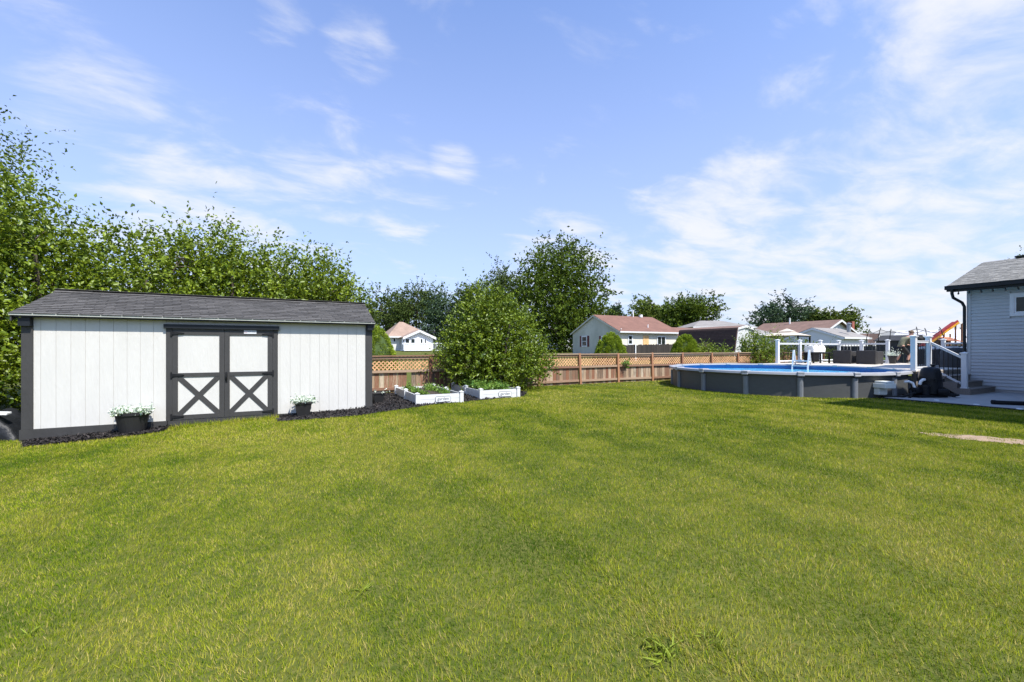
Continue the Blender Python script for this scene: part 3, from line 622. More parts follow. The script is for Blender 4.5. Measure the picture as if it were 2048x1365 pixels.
for i in range(len(fx)):
    gz = G(fx[i], FV); ht = FT + random.uniform(.0, .03) + gz * .4; ln = random.uniform(-.02, .02) + (.035 if 6 <= i <= 9 else 0)
    bx('post', fn, M['post_wood'], fx[i] - ox - .045, fx[i] - ox + .045, -.095, -.005, gz - .1, ht + .01, (0, -ln, 0))
for i in range(len(fx) - 1):
    a, b_ = fx[i] - ox + .05, fx[i + 1] - ox - .05; gz = G((fx[i] + fx[i + 1]) / 2, FV); Wd = b_ - a
    t0 = random.uniform(-.012, .012)
    bx('top_rail', fn, M['rail_wood'], a - .03, b_ + .03, -.09, .03, FT - .02 + t0, FT + .018 + t0, (0, random.uniform(-.004, .004), 0))
    bx('rail', fn, M['rail_wood'], a, b_, -.050, -.012, FT - .10 + t0, FT - .03 + t0)
    bx('rail', fn, M['rail_wood'], a, b_, -.072, -.012, .655, .735, (0, random.uniform(-.006, .006), 0))
    bx('rail', fn, M['rail_wood'], a, b_, -.065, -.012, .105 + gz, .185 + gz, (0, random.uniform(-.012, .008), 0))
    npk = int(round(Wd / .143)); pw = Wd / npk
    for k_ in range(npk):
        if i == 2 and k_ == npk - 5: continue        # a missing board
        x_ = a + k_ * pw; bx('picket', fn, M['picket'], x_ + random.uniform(.001, .008), x_ + pw - random.uniform(.001, .008), -.010 + random.uniform(0, .004), .012, gz - .03 + random.uniform(-.01, .03), .70 + random.uniform(-.02, .0), (0, random.uniform(-.008, .008), 0))
    zl, zh = .735, FT - .035; sp = .128; H_ = zh - zl
    for dr, yy in ((1, -.004), (-1, .004)):
        c0 = a - H_ if dr == 1 else a; c1 = b_ if dr == 1 else b_ + H_; c = c0 + sp * .4
        while c < c1:
            # slat from (c, zl) going up with slope dr
            t0_, t1_ = 0, H_
            if dr == 1: t0_ = max(0, a - c); t1_ = min(H_, b_ - c)
            else: t0_ = max(0, c - b_); t1_ = min(H_, c - a)
            if t1_ - t0_ > .05:
                m0 = MB(); p0, p1 = (c + dr * t0_, zl + t0_), (c + dr * t1_, zl + t1_)
                if 2 <= i <= 9 and lat_n < 296:
                    key = (round(t1_ - t0_, 2), dr)
                    if key not in lat_cache:
                        q_ = MB(); hl = (t1_ - t0_) / 2; lat(q_, (-dr * hl, -hl), (dr * hl, hl), 0); lat_cache[key] = q_.mesh('lattice_slat', M['lattice'])
                    link('lattice_slat', lat_cache[key], fn, ((p0[0] + p1[0]) / 2, yy, (p0[1] + p1[1]) / 2)); lat_n += 1
                else: lat(extra, p0, p1, yy)
            c += sp
o = extra.obj('lattice_panels', M['lattice'], fn); o['kind'] = 'stuff'

# ================================================================== raised garden beds
def garden_bed(u0, u1, v0, v1, label, sign_x):
    t_ = thing('raised_garden_bed', label, 'garden bed', (u0, v0, 0), 0, 'white raised garden beds'); L_, D_ = u1 - u0, v1 - v0; H_ = .255
    for z0_, z1_ in ((.0, .124), (.128, H_ - .01)):
        bx('board', t_, M['vinyl_old'], .05, L_ - .05, .03, .065, z0_, z1_); bx('board', t_, M['vinyl_old'], .05, L_ - .05, D_ - .065, D_ - .03, z0_, z1_)
        for x_ in (.03, L_ - .065):
            bx('board', t_, M['vinyl_old'], x_, x_ + .035, .1, D_ / 2 - .05, z0_, z1_); bx('board', t_, M['vinyl_old'], x_, x_ + .035, D_ / 2 + .05, D_ - .1, z0_, z1_)
    for x_ in (.05, L_ - .05):
        for y_ in (.05, D_ / 2, D_ - .05):
            po = MB().box(-.05, .05, -.05, .05, -.03, H_ + .02).obj('post', M['vinyl_old'], t_, (x_, y_, 0))
            MB().add([(-.058, -.058, 0), (.058, -.058, 0), (.058, .058, 0), (-.058, .058, 0), (-.058, -.058, .014), (.058, -.058, .014), (.058, .058, .014), (-.058, .058, .014), (0, 0, .04)], [(3, 2, 1, 0), (0, 1, 5, 4), (1, 2, 6, 5), (2, 3, 7, 6), (3, 0, 4, 7), (4, 5, 8), (5, 6, 8), (6, 7, 8), (7, 4, 8)]).obj('cap', M['vinyl_old'], po, (0, 0, H_ + .02))
    bx('soil', t_, M['soil'], .07, L_ - .07, .07, D_ - .07, .0, .19)
    w2, h2, c_ = .21, .075, .035; cz_ = .115; sx0 = sign_x
    oc = lambda e: [(sx0 - w2 + e, 0, cz_ - h2 + c_), (sx0 - w2 + c_, 0, cz_ - h2 + e), (sx0 + w2 - c_, 0, cz_ - h2 + e), (sx0 + w2 - e, 0, cz_ - h2 + c_), (sx0 + w2 - e, 0, cz_ + h2 - c_), (sx0 + w2 - c_, 0, cz_ + h2 - e), (sx0 - w2 + c_, 0, cz_ + h2 - e), (sx0 - w2 + e, 0, cz_ + h2 - c_)]
    sg = MB().ext([(p_[0], .018, p_[2]) for p_ in oc(0)], (0, .0115, 0)).obj('sign', M['dark_ink'], t_)
    MB().ext([(p_[0], .014, p_[2]) for p_ in oc(.010)], (0, .0045, 0)).obj('sign_face', M['vinyl'], sg)
    text_obj('garden', .115, M['dark_ink'], sg, (sx0, .0125, cz_ + .008), (R(90), 0, 0))
    return t_
BEDS = [(2.72, 4.0, 10.68, 13.3, 1.5), (4.62, 5.9, 11.05, 13.5, 1.0)]
garden_bed(2.72, 4.0, 10.68, 13.3, 'white vinyl raised bed nearer the shed with sparse pale seedlings', .72)
garden_bed(4.62, 5.9, 11.05, 13.5, 'white vinyl raised bed beside the big shrub with lush green plants', .80)
def veg(u, v, hgt, n, rad, label, group, dens=6, ls=.07):
    z_ = .185; C = np.column_stack([RNG.normal(0, rad * .2, n), RNG.normal(0, rad * .2, n), np.zeros(n)]); D = RNG.normal(0, .6, (n, 3)); D[:, 2] = RNG.uniform(.5, 1.2, n)
    P, LD, sz, tw = twigs(C, D, hgt * RNG.uniform(.5, 1.2, n), dens, ls, 1.0); P[:, 2] = np.maximum(P[:, 2], .01)
    q = np.abs(P[:, 0]) < .33; o_ = link('bed_plant', leaf_mesh('bed_plant', L_VEG, P[q], LD[q], sz[q], .7, .2, tw[q]), None, (u, v, z_)); tag(o_, label, 'plant', group)
for i in range(7):
    for j in range(2): veg(3.05 + j * .6 + random.uniform(-.05, .05), 11.0 + i * .34, random.uniform(.10, .20), 26, .14, 'pale green seedling in the sparse white bed nearer the shed', 'seedlings in the sparse bed', 5, .06)
for i in range(6):
    for j in range(2): veg(4.95 + j * .6 + random.uniform(-.05, .05), 11.4 + i * .36, random.uniform(.18, .32), 34, .24, 'lush leafy green plant in the white bed beside the shrub', 'plants in the lush bed', 6, .085)
# ================================================================== above-ground pool
DZ = .735                                     # deck and pool rim level
pl = thing('round_pool', 'round above-ground pool with dark grey wall and grey top rail', 'swimming pool', (POOL[0], POOL[1], 0))
NP = 16; a00 = math.atan2(-2.45, -2.84)       # one upright sits on this bearing
seg = 2 * math.pi / NP
def arc(r, a0, a1, n): return [(r * math.cos(a0 + (a1 - a0) * i / n), r * math.sin(a0 + (a1 - a0) * i / n)) for i in range(n + 1)]
for k in range(NP):
    a0 = a00 + k * seg; a1 = a0 + seg
    o_, i_ = arc(PR, a0, a1, 8), arc(PR - .02, a0, a1, 8); b = MB(); n_ = len(o_)
    vs = [(x, y, -.1) for x, y in o_] + [(x, y, DZ - .07) for x, y in o_] + [(x, y, -.1) for x, y in i_] + [(x, y, DZ - .07) for x, y in i_]
    fs = []
    for j in range(n_ - 1): fs += [(j, j + 1, n_ + j + 1, n_ + j), (2 * n_ + j, 3 * n_ + j, 3 * n_ + j + 1, 2 * n_ + j + 1), (n_ + j, n_ + j + 1, 3 * n_ + j + 1, 3 * n_ + j)]
    b.add(vs, fs); b.obj('wall_panel', M['pool_wall'], pl, smooth=True)
    # resin top rail: curved section swept between the caps
    prof = [(-.13, -.01), (-.12, .03), (-.05, .045), (.05, .045), (.10, .03), (.115, -.035), (.10, -.045), (.08, -.01)]
    A = [a0 + .022 + (seg - .044) * i / 8 for i in range(9)]; vs = [((PR + p_[0]) * math.cos(t_), (PR + p_[0]) * math.sin(t_), DZ - .045 + p_[1]) for t_ in A for p_ in prof]; m_ = len(prof)
    fs = [(i * m_ + j, i * m_ + (j + 1) % m_, (i + 1) * m_ + (j + 1) % m_, (i + 1) * m_ + j) for i in range(8) for j in range(m_)] + [tuple(range(m_)), tuple(range(8 * m_, 9 * m_))]
    MB().add(vs, fs).obj('top_rail', M['pool_rail'], pl, smooth=True)
    c, s = math.cos(a0), math.sin(a0)
    up = MB(); pr_ = [(0, -.085), (.05, -.07), (.075, -.03), (.075, .03), (.05, .07), (0, .085)]
    up.ext([(x, y, -.1) for x, y in pr_], (0, 0, DZ - .06)); uo = up.obj('upright', M['pool_post'], pl, (PR * c, PR * s, 0), (0, 0, a0), bevel=.01)
    cpm = MB(); cpm.box(-.15, .135, -.095, .095, DZ - .06, DZ + .012).box(.09, .14, -.09, .09, DZ - .12, DZ - .06); cpm.obj('cap', M['pool_rail'], pl, (PR * c, PR * s, 0), (0, 0, a0), bevel=.018)
ln = MB(); ln.lathe([(PR - .03, DZ - .03), (PR - .035, -.02), (.05, -.02)], 96)
ln.F = ln.F[:96 * 2]; ln.obj('liner', M['liner'], pl, smooth=True)
wm = bpy.data.materials.new('pool water'); wm.use_nodes = True; t = wm.node_tree; n = t.nodes; l = t.links; p = n['Principled BSDF']
p.inputs['Base Color'].default_value = (.025, .26, .52, 1); p.inputs['Roughness'].default_value = .05; p.inputs['IOR'].default_value = 1.33
ge = n.new('ShaderNodeNewGeometry'); no = n.new('ShaderNodeTexNoise'); no.inputs['Scale'].default_value = 3.2; no.inputs['Detail'].default_value = 3; no.inputs['Distortion'].default_value = .6
l.new(ge.outputs['Position'], no.inputs['Vector']); bp = n.new('ShaderNodeBump'); bp.inputs['Strength'].default_value = .55; bp.inputs['Distance'].default_value = .12; l.new(no.outputs[0], bp.inputs['Height']); l.new(bp.outputs[0], p.inputs['Normal'])
rp = n.new('ShaderNodeValToRGB'); rp.color_ramp.elements[0].color = (.06, .34, .60, 1); rp.color_ramp.elements[1].color = (.16, .55, .78, 1); l.new(no.outputs[0], rp.inputs[0]); l.new(rp.outputs[0], p.inputs['Base Color'])
wb = MB(); vs = [((PR - .034) * math.cos(2 * math.pi * i / 96), (PR - .034) * math.sin(2 * math.pi * i / 96), DZ - .21) for i in range(96)]; wb.add(vs, [tuple(range(96))]); wb.obj('water', wm, pl)
# skimmer box hung on the wall, facing the patio
sa = math.atan2(gp(1762, 797)[1] - POOL[1], gp(1762, 797)[0] - POOL[0]) - .0
sk = MB(); sk.box(.0, .36, -.19, .19, .30, .44).box(.02, .34, -.16, .16, .44, .50).box(.0, .16, -.15, .15, .10, .30); so = sk.obj('skimmer', M['beige_plastic'], pl, (PR * math.cos(sa), PR * math.sin(sa), 0), (0, 0, sa), bevel=.02)

# sand filter and pump on the patio edge
fu, fv = 16.35, 5.5
ft = thing('pool_filter', 'black pool filter tank and pump with white pipes on the patio edge', 'pool filter', (fu, fv, .035), R(-20))
MB().box(-.62, .30, -.24, .24, 0, .06).obj('base', M['filter'], ft, bevel=.01)
MB().lathe([(.20, .05), (.25, .10), (.26, .30), (.255, .46), (.27, .46), (.27, .52), (.25, .52), (.235, .68), (.20, .80), (.15, .845), (.05, .86)], 28).obj('tank', M['filter'], ft, (.05, .02, .0), smooth=True)
MB().lathe([(.035, .0), (.035, .04), (.06, .05), (.055, .08), (.01, .085)], 16).obj('gauge', M['filter'], ft, (.12, .02, .855))
for k in range(6):
    a = k * math.pi / 3; MB().box(-.015, .015, -.02, .02, -.045, .045).obj('clamp', M['black_metal'], ft, (.05 + .275 * math.cos(a), .02 + .275 * math.sin(a), .49), (0, 0, a))
MB().tube([(-.60, -.02, .17), (-.22, -.02, .17)], .11, 18).tube([(-.64, -.02, .17), (-.60, -.02, .17)], .085, 18).obj('pump_motor', M['filter'], ft, smooth=True)
MB().lathe([(.09, .05), (.10, .10), (.10, .30), (.115, .31), (.11, .35), (.02, .36)], 20).obj('pump_strainer', M['filter'], ft, (-.30, -.12, .0), smooth=True)
MB().tube([(.02, -.20, .16), (.10, -.29, .16), (.16, -.30, .16)], .10, 16).obj('pump_cap', M['rubber'], ft, smooth=True)
MB().tube([(-.38, -.04, .36), (-.37, -.06, .45), (-.31, -.07, .50), (-.24, -.05, .50)], .038, 12).obj('pipe', M['pvc'], ft, smooth=True)
MB().tube([(-.52, -.02, .27), (-.54, .02, .40), (-.62, .06, .44), (-.72, .10, .43)], .034, 12).obj('pipe', M['pvc'], ft, smooth=True)
hs = MB(); hs.tube([(-.60, -.10, .14), (-.75, -.12, .10), (-.95, -.06, .02), (-1.2, .06, .0), (-1.45, .10, .01)], .032, 10).tube([(-.62, .02, .13), (-.70, -.05, .18), (-.74, -.12, .07), (-.9, -.2, .01)], .03, 10); hs.obj('hose', M['rubber'], ft, smooth=True)
cl_ = MB(); cl_.tube([(.36 + .20 * math.cos(t_ * .5) + .02 * t_ * .2, -.22 + .12 * math.sin(t_ * .5), .03 + .004 * t_) for t_ in range(16)], .028, 10); cl_.obj('hose', M['rubber'], ft, smooth=True)

# A-frame ladder over the far rim
la = math.atan2(.96, 3.28); ld = thing('pool_ladder', 'white A-frame ladder straddling the far rim of the pool', 'ladder', (POOL[0] + PR * math.cos(la), POOL[1] + PR * math.sin(la), DZ), la)
for s in (-.28, .28):
    MB().bar((-.30, s, -.35), (-.05, s, .58), .05, .06).obj('leg', M['vinyl'], ld); MB().bar((.24, s, .0), (.02, s, .58), .05, .06).obj('leg', M['vinyl'], ld)
    MB().box(-.07, .05, s - .03, s + .03, .56, .62).obj('handle', M['vinyl'], ld, bevel=.01); MB().bar((-.17, s, .12), (.19, s, .12), .04, .05).obj('brace', M['vinyl'], ld)
for q, z_ in ((-.285, -.30), (-.215, -.06), (-.16, .16), (.19, .13)): bx('rung', ld, M['vinyl'], q - .05, q + .05, -.25, .25, z_ - .015, z_ + .015)

# ================================================================== deck, stairs, railings
dk = thing('pool_deck', 'composite deck wrapping the pool with steps by the white house', 'deck', (18.05, 6.0, 0))
O = (18.05, 6.0)
v = 6.02
while v < 12.15:
    dd = PR + .17; w_ = dd * dd - max((v - POOL[1]) ** 2, (v + .14 - POOL[1]) ** 2)
    u0 = POOL[0] + math.sqrt(w_) if w_ > 0 else POOL[0] + .6
    u0 = max(u0, 16.98)
    u1 = 25.2
    bx('deck_board', dk, M['deck_pale'], u0 - O[0], u1 - O[0], v - O[1], v + .135 - O[1], DZ - .03, DZ - random.uniform(0, .002)); v += .14
bx('fascia', dk, M['composite'], 16.98 - O[0], 18.0 - O[0], -.03, -.002, DZ - .20, DZ - .004)
bx('fascia', dk, M['composite'], 25.2 - O[0], 25.23 - O[0], 0, 6.15, DZ - .20, DZ - .004)
bx('fascia', dk, M['composite'], 19.1 - O[0], 25.2 - O[0], 6.13, 6.16, DZ - .20, DZ - .004)
for uu, vv in ((17.1, 6.1), (18.1, 6.12), (20.5, 6.3), (25.1, 6.2), (25.1, 9), (25.1, 12), (22, 12), (19.9, 12), (20.3, 9.5), (22.5, 9)): bx('support_post', dk, M['composite'], uu - O[0] - .05, uu - O[0] + .05, vv - O[1] - .05, vv - O[1] + .05, -.05, DZ - .031)
SU0, SU1 = 18.02, 19.97; RH = .178
for k in range(3):
    vy = 5.15 + .28 * k; z1 = RH * (k + 1)
    bx('tread', dk, M['composite'], SU0 - .03 - O[0], SU1 - O[0], vy - .025 - O[1], vy + .285 - O[1], .035 + z1 - .03, .035 + z1)
    bx('riser', dk, M['composite'], SU0 - O[0], SU1 - O[0], vy - O[1], vy + .02 - O[1], .035 + z1 - RH, .035 + z1 - .031)
bx('riser', dk, M['composite'], SU0 - O[0], SU1 - O[0], 5.99 - O[1], 6.01 - O[1], .035 + 3 * RH, DZ - .031)
sp = MB(); sp.ext([(0, 5.14 - O[1], .036), (0, 5.42 - O[1], .036), (0, 6.02 - O[1], .42), (0, 6.02 - O[1], DZ - .035), (0, 5.99 - O[1], .035 + 3 * RH - .0), (0, 5.71 - O[1], .035 + 3 * RH - .031), (0, 5.71 - O[1], .035 + 2 * RH - .031), (0, 5.43 - O[1], .035 + 2 * RH - .031), (0, 5.43 - O[1], .035 + RH - .031), (0, 5.14 - O[1], .035 + RH - .031)], (.035, 0, 0)); sp.obj('stringer', M['composite'], dk, (SU0 - .036 - O[0], 0, 0))
def rail_post(root, u, v, z, h=1.06, o=(0, 0)):
    po = MB().box(-.062, .062, -.062, .062, 0, h).box(-.08, .08, -.08, .08, 0, .035).obj('post', M['vinyl'], root, (u - o[0], v - o[1], z), bevel=.006)
    c = .088; MB().add([(-c, -c, 0), (c, -c, 0), (c, c, 0), (-c, c, 0), (-c, -c, .02), (c, -c, .02), (c, c, .02), (-c, c, .02), (0, 0, .055)], [(3, 2, 1, 0), (0, 1, 5, 4), (1, 2, 6, 5), (2, 3, 7, 6), (3, 0, 4, 7), (4, 5, 8), (5, 6, 8), (6, 7, 8), (7, 4, 8)]).box(-.072, .072, -.072, .072, -.03, 0).obj('cap', M['vinyl'], po, (0, 0, h))
def rail_span(root, a, b, o=(0, 0), zt=.90, zb=.10, sp=.115):
    a = Vector(a) - Vector((*o, 0)); b = Vector(b) - Vector((*o, 0)); d = (b - a); hd = Vector((d.x, d.y, 0)).normalized(); a1 = a + d * (.062 / d.length); b1 = b - d * (.062 / d.length)
    up = Vector((0, 0, 1))
    MB().bar(a1 + up * zt, b1 + up * zt, .055, .06).bar(a1 + up * (zt + .035), b1 + up * (zt + .035), .075, .018).obj('hand_rail', M['vinyl'], root)
    MB().bar(a1 + up * zb, b1 + up * zb, .05, .055).obj('bottom_rail', M['vinyl'], root)
    n_ = max(2, int((b1 - a1).length / sp))
    for k in range(1, n_):
        q = a1.lerp(b1, k / n_); bx('baluster', root, M['black_metal'], q.x - .009, q.x + .009, q.y - .009, q.y + .009, q.z + zb + .02, q.z + zt - .02)
z1t = .035 + RH
fr = thing('stair_railing', 'white railing with black balusters running down beside the deck steps', 'railing', (18.1, 6.12, DZ)); o_ = (18.1, 6.12)
rail_post(fr, 17.08, 6.12, 0, 1.06, o_); rail_post(fr, 18.1, 6.12, 0, 1.06, o_); rail_post(fr, 18.12, 5.30, z1t - DZ, 1.06, o_)
rail_span(fr, (17.08, 6.12, 0), (18.1, 6.12, 0), o_); rail_span(fr, (18.1, 6.12, -.0), (18.12, 5.30, z1t - DZ), o_)
br = thing('deck_railing', 'white railing with black balusters along the far edge of the deck', 'railing', (19.9, 12.0, DZ)); o_ = (19.9, 12.0)
bp_ = [(19.9, 12), (21.65, 12), (23.4, 12), (25.1, 12), (25.1, 11.0), (25.1, 9.95)]
for q in bp_: rail_post(br, *q, 0, 1.06, o_)
for q, r_ in zip(bp_[:-1], bp_[1:]): rail_span(br, (*q, 0), (*r_, 0), o_)
er = thing('end_railing', 'short white railing behind the cushioned patio furniture near the house', 'railing', (25.1, 8.0, DZ)); o_ = (25.1, 8.0)
for q in ((25.1, 8.0), (25.1, 6.3)): rail_post(er, *q, 0, 1.06, o_)
rail_span(er, (25.1, 8.0, 0), (25.1, 6.3, 0), o_)

# ================================================================== white house (visible gable wing and the taller part beside it)
hs = thing('white_house', 'white sided house with grey shingle roof and black gutters', 'house', (20.0, 5.76, 0))
HX, HY = 20.0, 5.76; WT = 3.42; ML = -9.0            # wing wall top, wing runs back to y = ML
UR = 22.75; UE = 25.5; RZ = 4.62
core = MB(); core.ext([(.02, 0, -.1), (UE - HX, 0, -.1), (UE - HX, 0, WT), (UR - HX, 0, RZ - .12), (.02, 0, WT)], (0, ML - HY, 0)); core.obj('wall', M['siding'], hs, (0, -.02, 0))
bd = MB(); bd.add([(-.0, 0, 0), (-.0, 1, 0), (-.030, 0, .006), (-.030, 1, .006), (-.006, 0, .107), (-.006, 1, .107), (.018, 0, .107), (.018, 1, .107), (.018, 0, 0), (.018, 1, 0)], [(0, 1, 3, 2), (2, 3, 5, 4), (4, 5, 7, 6), (0, 2, 4, 6, 8), (1, 9, 7, 5, 3), (8, 9, 1, 0), (6, 7, 9, 8)])
WV0, WV1, WZ0, WZ1 = 3.75, 4.74, 2.53, 3.06
sbm = bd.mesh('siding_board', M['siding'])
zc = .12
while zc < WT - .05:
    for y0_, y1_ in (((2.6, 5.70),) if not (zc + .107 > WZ0 - .09 and zc < WZ1 + .09) else ((2.6, WV0 - .09), (WV1 + .09, 5.70))):
        link('siding_board', sbm, hs, (0, y0_ - HY, zc), (0, 0, 0), (1, y1_ - y0_, 1))
    zc += .107
bx('corner_trim', hs, M['siding'], -.035, .02, -.065, .0, .0, WT); bx('corner_trim', hs, M['siding'], -.032, .075, .001, .03, .0, WT)
bx('foundation', hs, M['concrete'], -.01, .02, 2.6 - HY, -.02, -.1, .118)
wn = MB(); wy0, wy1 = WV0 - HY, WV1 - HY
for y0_, y1_, z0_, z1_ in ((wy0 - .09, wy1 + .09, WZ1, WZ1 + .09), (wy0 - .09, wy1 + .09, WZ0 - .09, WZ0), (wy0 - .09, wy0, WZ0, WZ1), (wy1, wy1 + .09, WZ0, WZ1)): wn.box(-.04, .02, y0_, y1_, z0_, z1_)
wo = wn.obj('window', M['vinyl'], hs); ins = MB()
for y0_, y1_, z0_, z1_ in ((wy0, wy1, WZ1 - .045, WZ1), (wy0, wy1, WZ0, WZ0 + .045), (wy0, wy0 + .045, WZ0 + .045, WZ1 - .045), (wy1 - .045, wy1, WZ0 + .045, WZ1 - .045)): ins.box(-.03, .0, y0_, y1_, z0_, z1_)
ins.obj('sash', M['vinyl'], wo); bx('pane', wo, M['glass'], -.012, -.004, wy0 + .045, wy1 - .045, WZ0 + .045, WZ1 - .045)
GE = 6.15; gx = -.42                                    # gable overhang end, eave line
rs = (RZ - (WT + .10)) / (UR - 19.58)
rf = MB(); rf.slab([(gx, GE - HY, WT + .10), (gx, ML - HY, WT + .10), (UR - HX, ML - HY, RZ), (UR - HX, GE - HY, RZ)], -.05); rf.slab([(UR - HX, GE - HY, RZ), (UR - HX, ML - HY, RZ), (UE - HX + .42, ML - HY, WT + .10), (UE - HX + .42, GE - HY, WT + .10)], -.05)
ro = rf.obj('roof', M['shingle_house'], hs)
# laminated shingles: random-width tabs course by course, in relief
sv = Vector((UR - 19.58, 0, RZ - WT - .10)); sl_ = sv.length; sv.normalize(); sn = Vector((-sv.z, 0, sv.x)); shb = MB()
for r_ in range(int(sl_ / .14)):
    y_ = GE
    while y_ > 1.5:
        wd_ = random.uniform(.12, .34); hh = random.choice((.004, .010, .013)); q = Vector((gx - .02, 0, WT + .10)) + sv * (r_ * .14 - random.choice((0, .0, .02))) + sn * .003; e = sv * .16
        vs = [q + Vector((0, y_ - HY, 0)), q + Vector((0, y_ - wd_ + .004 - HY, 0)), q + e + Vector((0, y_ - wd_ + .004 - HY, 0)), q + e + Vector((0, y_ - HY, 0))]
        vs = vs + [vs[0] + sn * hh, vs[1] + sn * hh, vs[2] + sn * .002, vs[3] + sn * .002]; shb.add(vs, [(4, 5, 6, 7), (0, 1, 5, 4), (1, 2, 6, 5), (3, 0, 4, 7)]); y_ -= wd_
o = shb.obj('shingles', M['shingle_house'], ro); o['kind'] = 'stuff'
bx('ridge_vent', ro, M['black_paint'], UR - HX - .16, UR - HX + .16, ML - HY, 5.35 - HY, RZ + .005, RZ + .06)
MB().box(gx - .11, gx, ML - HY, GE - HY, WT - .03, WT + .09).box(gx - .125, gx - .10, ML - HY, GE - HY, WT + .06, WT + .10).box(gx - .12, gx, GE - HY, GE - HY + .03, WT - .03, WT + .10).obj('gutter', M['black_paint'], hs, bevel=.008)
bx('fascia', hs, M['black_paint'], gx + .002, gx + .03, ML - HY, GE - HY - .01, WT - .09, WT + .095); bx('soffit', hs, M['black_paint'], gx + .03, .018, ML - HY, GE - HY - .01, WT - .075, WT - .05)
MB().ext([(gx, GE - HY - .012, WT - .09), (UR - HX, GE - HY - .012, RZ - .19), (UR - HX, GE - HY - .012, RZ - .02), (gx, GE - HY - .012, WT + .09)], (0, .025, 0)).ext([(UE - HX + .42, GE - HY - .012, WT - .09), (UR - HX, GE - HY - .012, RZ - .19), (UR - HX, GE - HY - .012, RZ - .02), (UE - HX + .42, GE - HY - .012, WT + .09)], (0, .025, 0)).obj('rake_board', M['black_paint'], hs)
ds = MB(); ds.tube([(gx - .055, GE - HY - .14, WT), (gx - .055, GE - HY - .14, WT - .16), (gx - .0, GE - HY - .15, WT - .30), (-.10, .12, WT - .46), (-.06, .075, WT - .60), (-.05, .075, .06), (-.12, .10, .05)], .043, 10); ds.obj('downspout', M['black_paint'], hs, smooth=True)
# taller part of the house beyond the right edge of the picture: its shade falls across patio and lawn
TH = 6.0; TC = (13.5, 2.1)
TU0, TV1 = TC[0] + .45, TC[1] - .45
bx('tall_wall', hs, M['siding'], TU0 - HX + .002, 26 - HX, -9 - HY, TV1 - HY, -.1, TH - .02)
zc = .12
while zc < TH - .12:
    link('siding_board', sbm, hs, (TU0 - HX - .001, -9 - HY, zc), (0, 0, 0), (1, TV1 + 9 - .1, 1)); zc += .107
TM = (TV1 - 9) / 2; rfz = TH + .05
rt = MB(); e0, e1 = TC[0] - HX, 26.4 - HX; f0, f1 = TC[1] - HY, -9.45 - HY; mdv = (f0 + f1) / 2
rt.slab([(e0, f0, rfz), (e1, f0, rfz), (e1, mdv, rfz + 1.9), (e0 + 4, mdv, rfz + 1.9)], .05).slab([(e1, f1, rfz), (e0, f1, rfz), (e0 + 4, mdv, rfz + 1.9), (e1, mdv, rfz + 1.9)], .05).slab([(e0, f1, rfz), (e0, f0, rfz), (e0 + 4, mdv, rfz + 1.9)], .05)
rt.obj('tall_roof', M['shingle_house'], hs)
MB().box(e0 - .1, e0, f1, f0 + .1, TH - .06, TH + .06).box(e0, e1, f0, f0 + .1, TH - .06, TH + .06).obj('gutter', M['black_paint'], hs)
bx('soffit', hs, M['black_paint'], e0, e1, f1, f0, TH - .0, TH + .045)
for yv in (-1.5, -5.5):
    w_ = MB().box(TU0 - HX - .05, TU0 - HX, yv - .6 - HY, yv + .6 - HY, 1.5, 2.8).obj('window', M['vinyl'], hs); bx('pane', w_, M['glass'], TU0 - HX - .056, TU0 - HX - .05, yv - .5 - HY, yv + .5 - HY, 1.6, 2.7)

# string lights under the gutter
sl2 = thing('string_lights', 'string of dark bulbs hung under the black gutter of the house', 'string lights', (19.62, 5.9, WT - .09))
pv = [5.88, 5.62, 5.36, 5.1, 4.84, 4.58, 4.32, 4.06]
ww = MB(); ww.tube([(0, p_ - 5.9, (0 if i % 2 == 0 else -.02)) for i, p_ in enumerate(np.linspace(6.0, 4.0, 17))], .006, 5); ww.obj('wire', M['black_metal'], sl2)
bm_ = MB().lathe([(.012, 0), (.014, -.04), (.022, -.05), (.026, -.075), (.018, -.1), (.004, -.11)], 10).mesh('bulb', M['bulb'], True)
for p_ in pv: link('bulb', bm_, sl2, (0, p_ - 5.9, -.012), (R(random.uniform(-18, 18)), R(random.uniform(-12, 12)), 0))
# black drain pipe on the patio, edging lights
dp = MB(); q0 = gp(1986, 809, .035); q1 = (q0[0] + 1.25, q0[1] - 1.6); dp.tube([(0, 0, .05), (q1[0] - q0[0], q1[1] - q0[1], .05)], .052, 12); dp.tube([(-.01, .012, .05), (.03, -.03, .05)], .06, 12)
o = dp.obj('drain_pipe', M['rubber'], None, (q0[0], q0[1], .035), smooth=True); tag(o, 'black corrugated drain pipe lying on the concrete patio', 'pipe')
for i, (px, py) in enumerate(((1873, 804), (1953, 813), (2040, 822))):
    uu, vv = gp(px, py); t_ = thing('edging_light', ['small white disc light in the edging near the pool filter', 'small white disc light in the middle of the patio edging', 'small white disc light in the edging below the drain pipe'][i], 'light', (uu, vv, .03 if uu > 14.86 else 0), 0, 'disc lights along the patio edging')
    MB().lathe([(.05, 0), (.058, .012), (.05, .022), (.01, .026)], 18).obj('lens', M['pvc'], t_); MB().lathe([(.062, 0), (.066, .008), (.06, .012)], 18).obj('rim', M['pipe_steel'], t_)
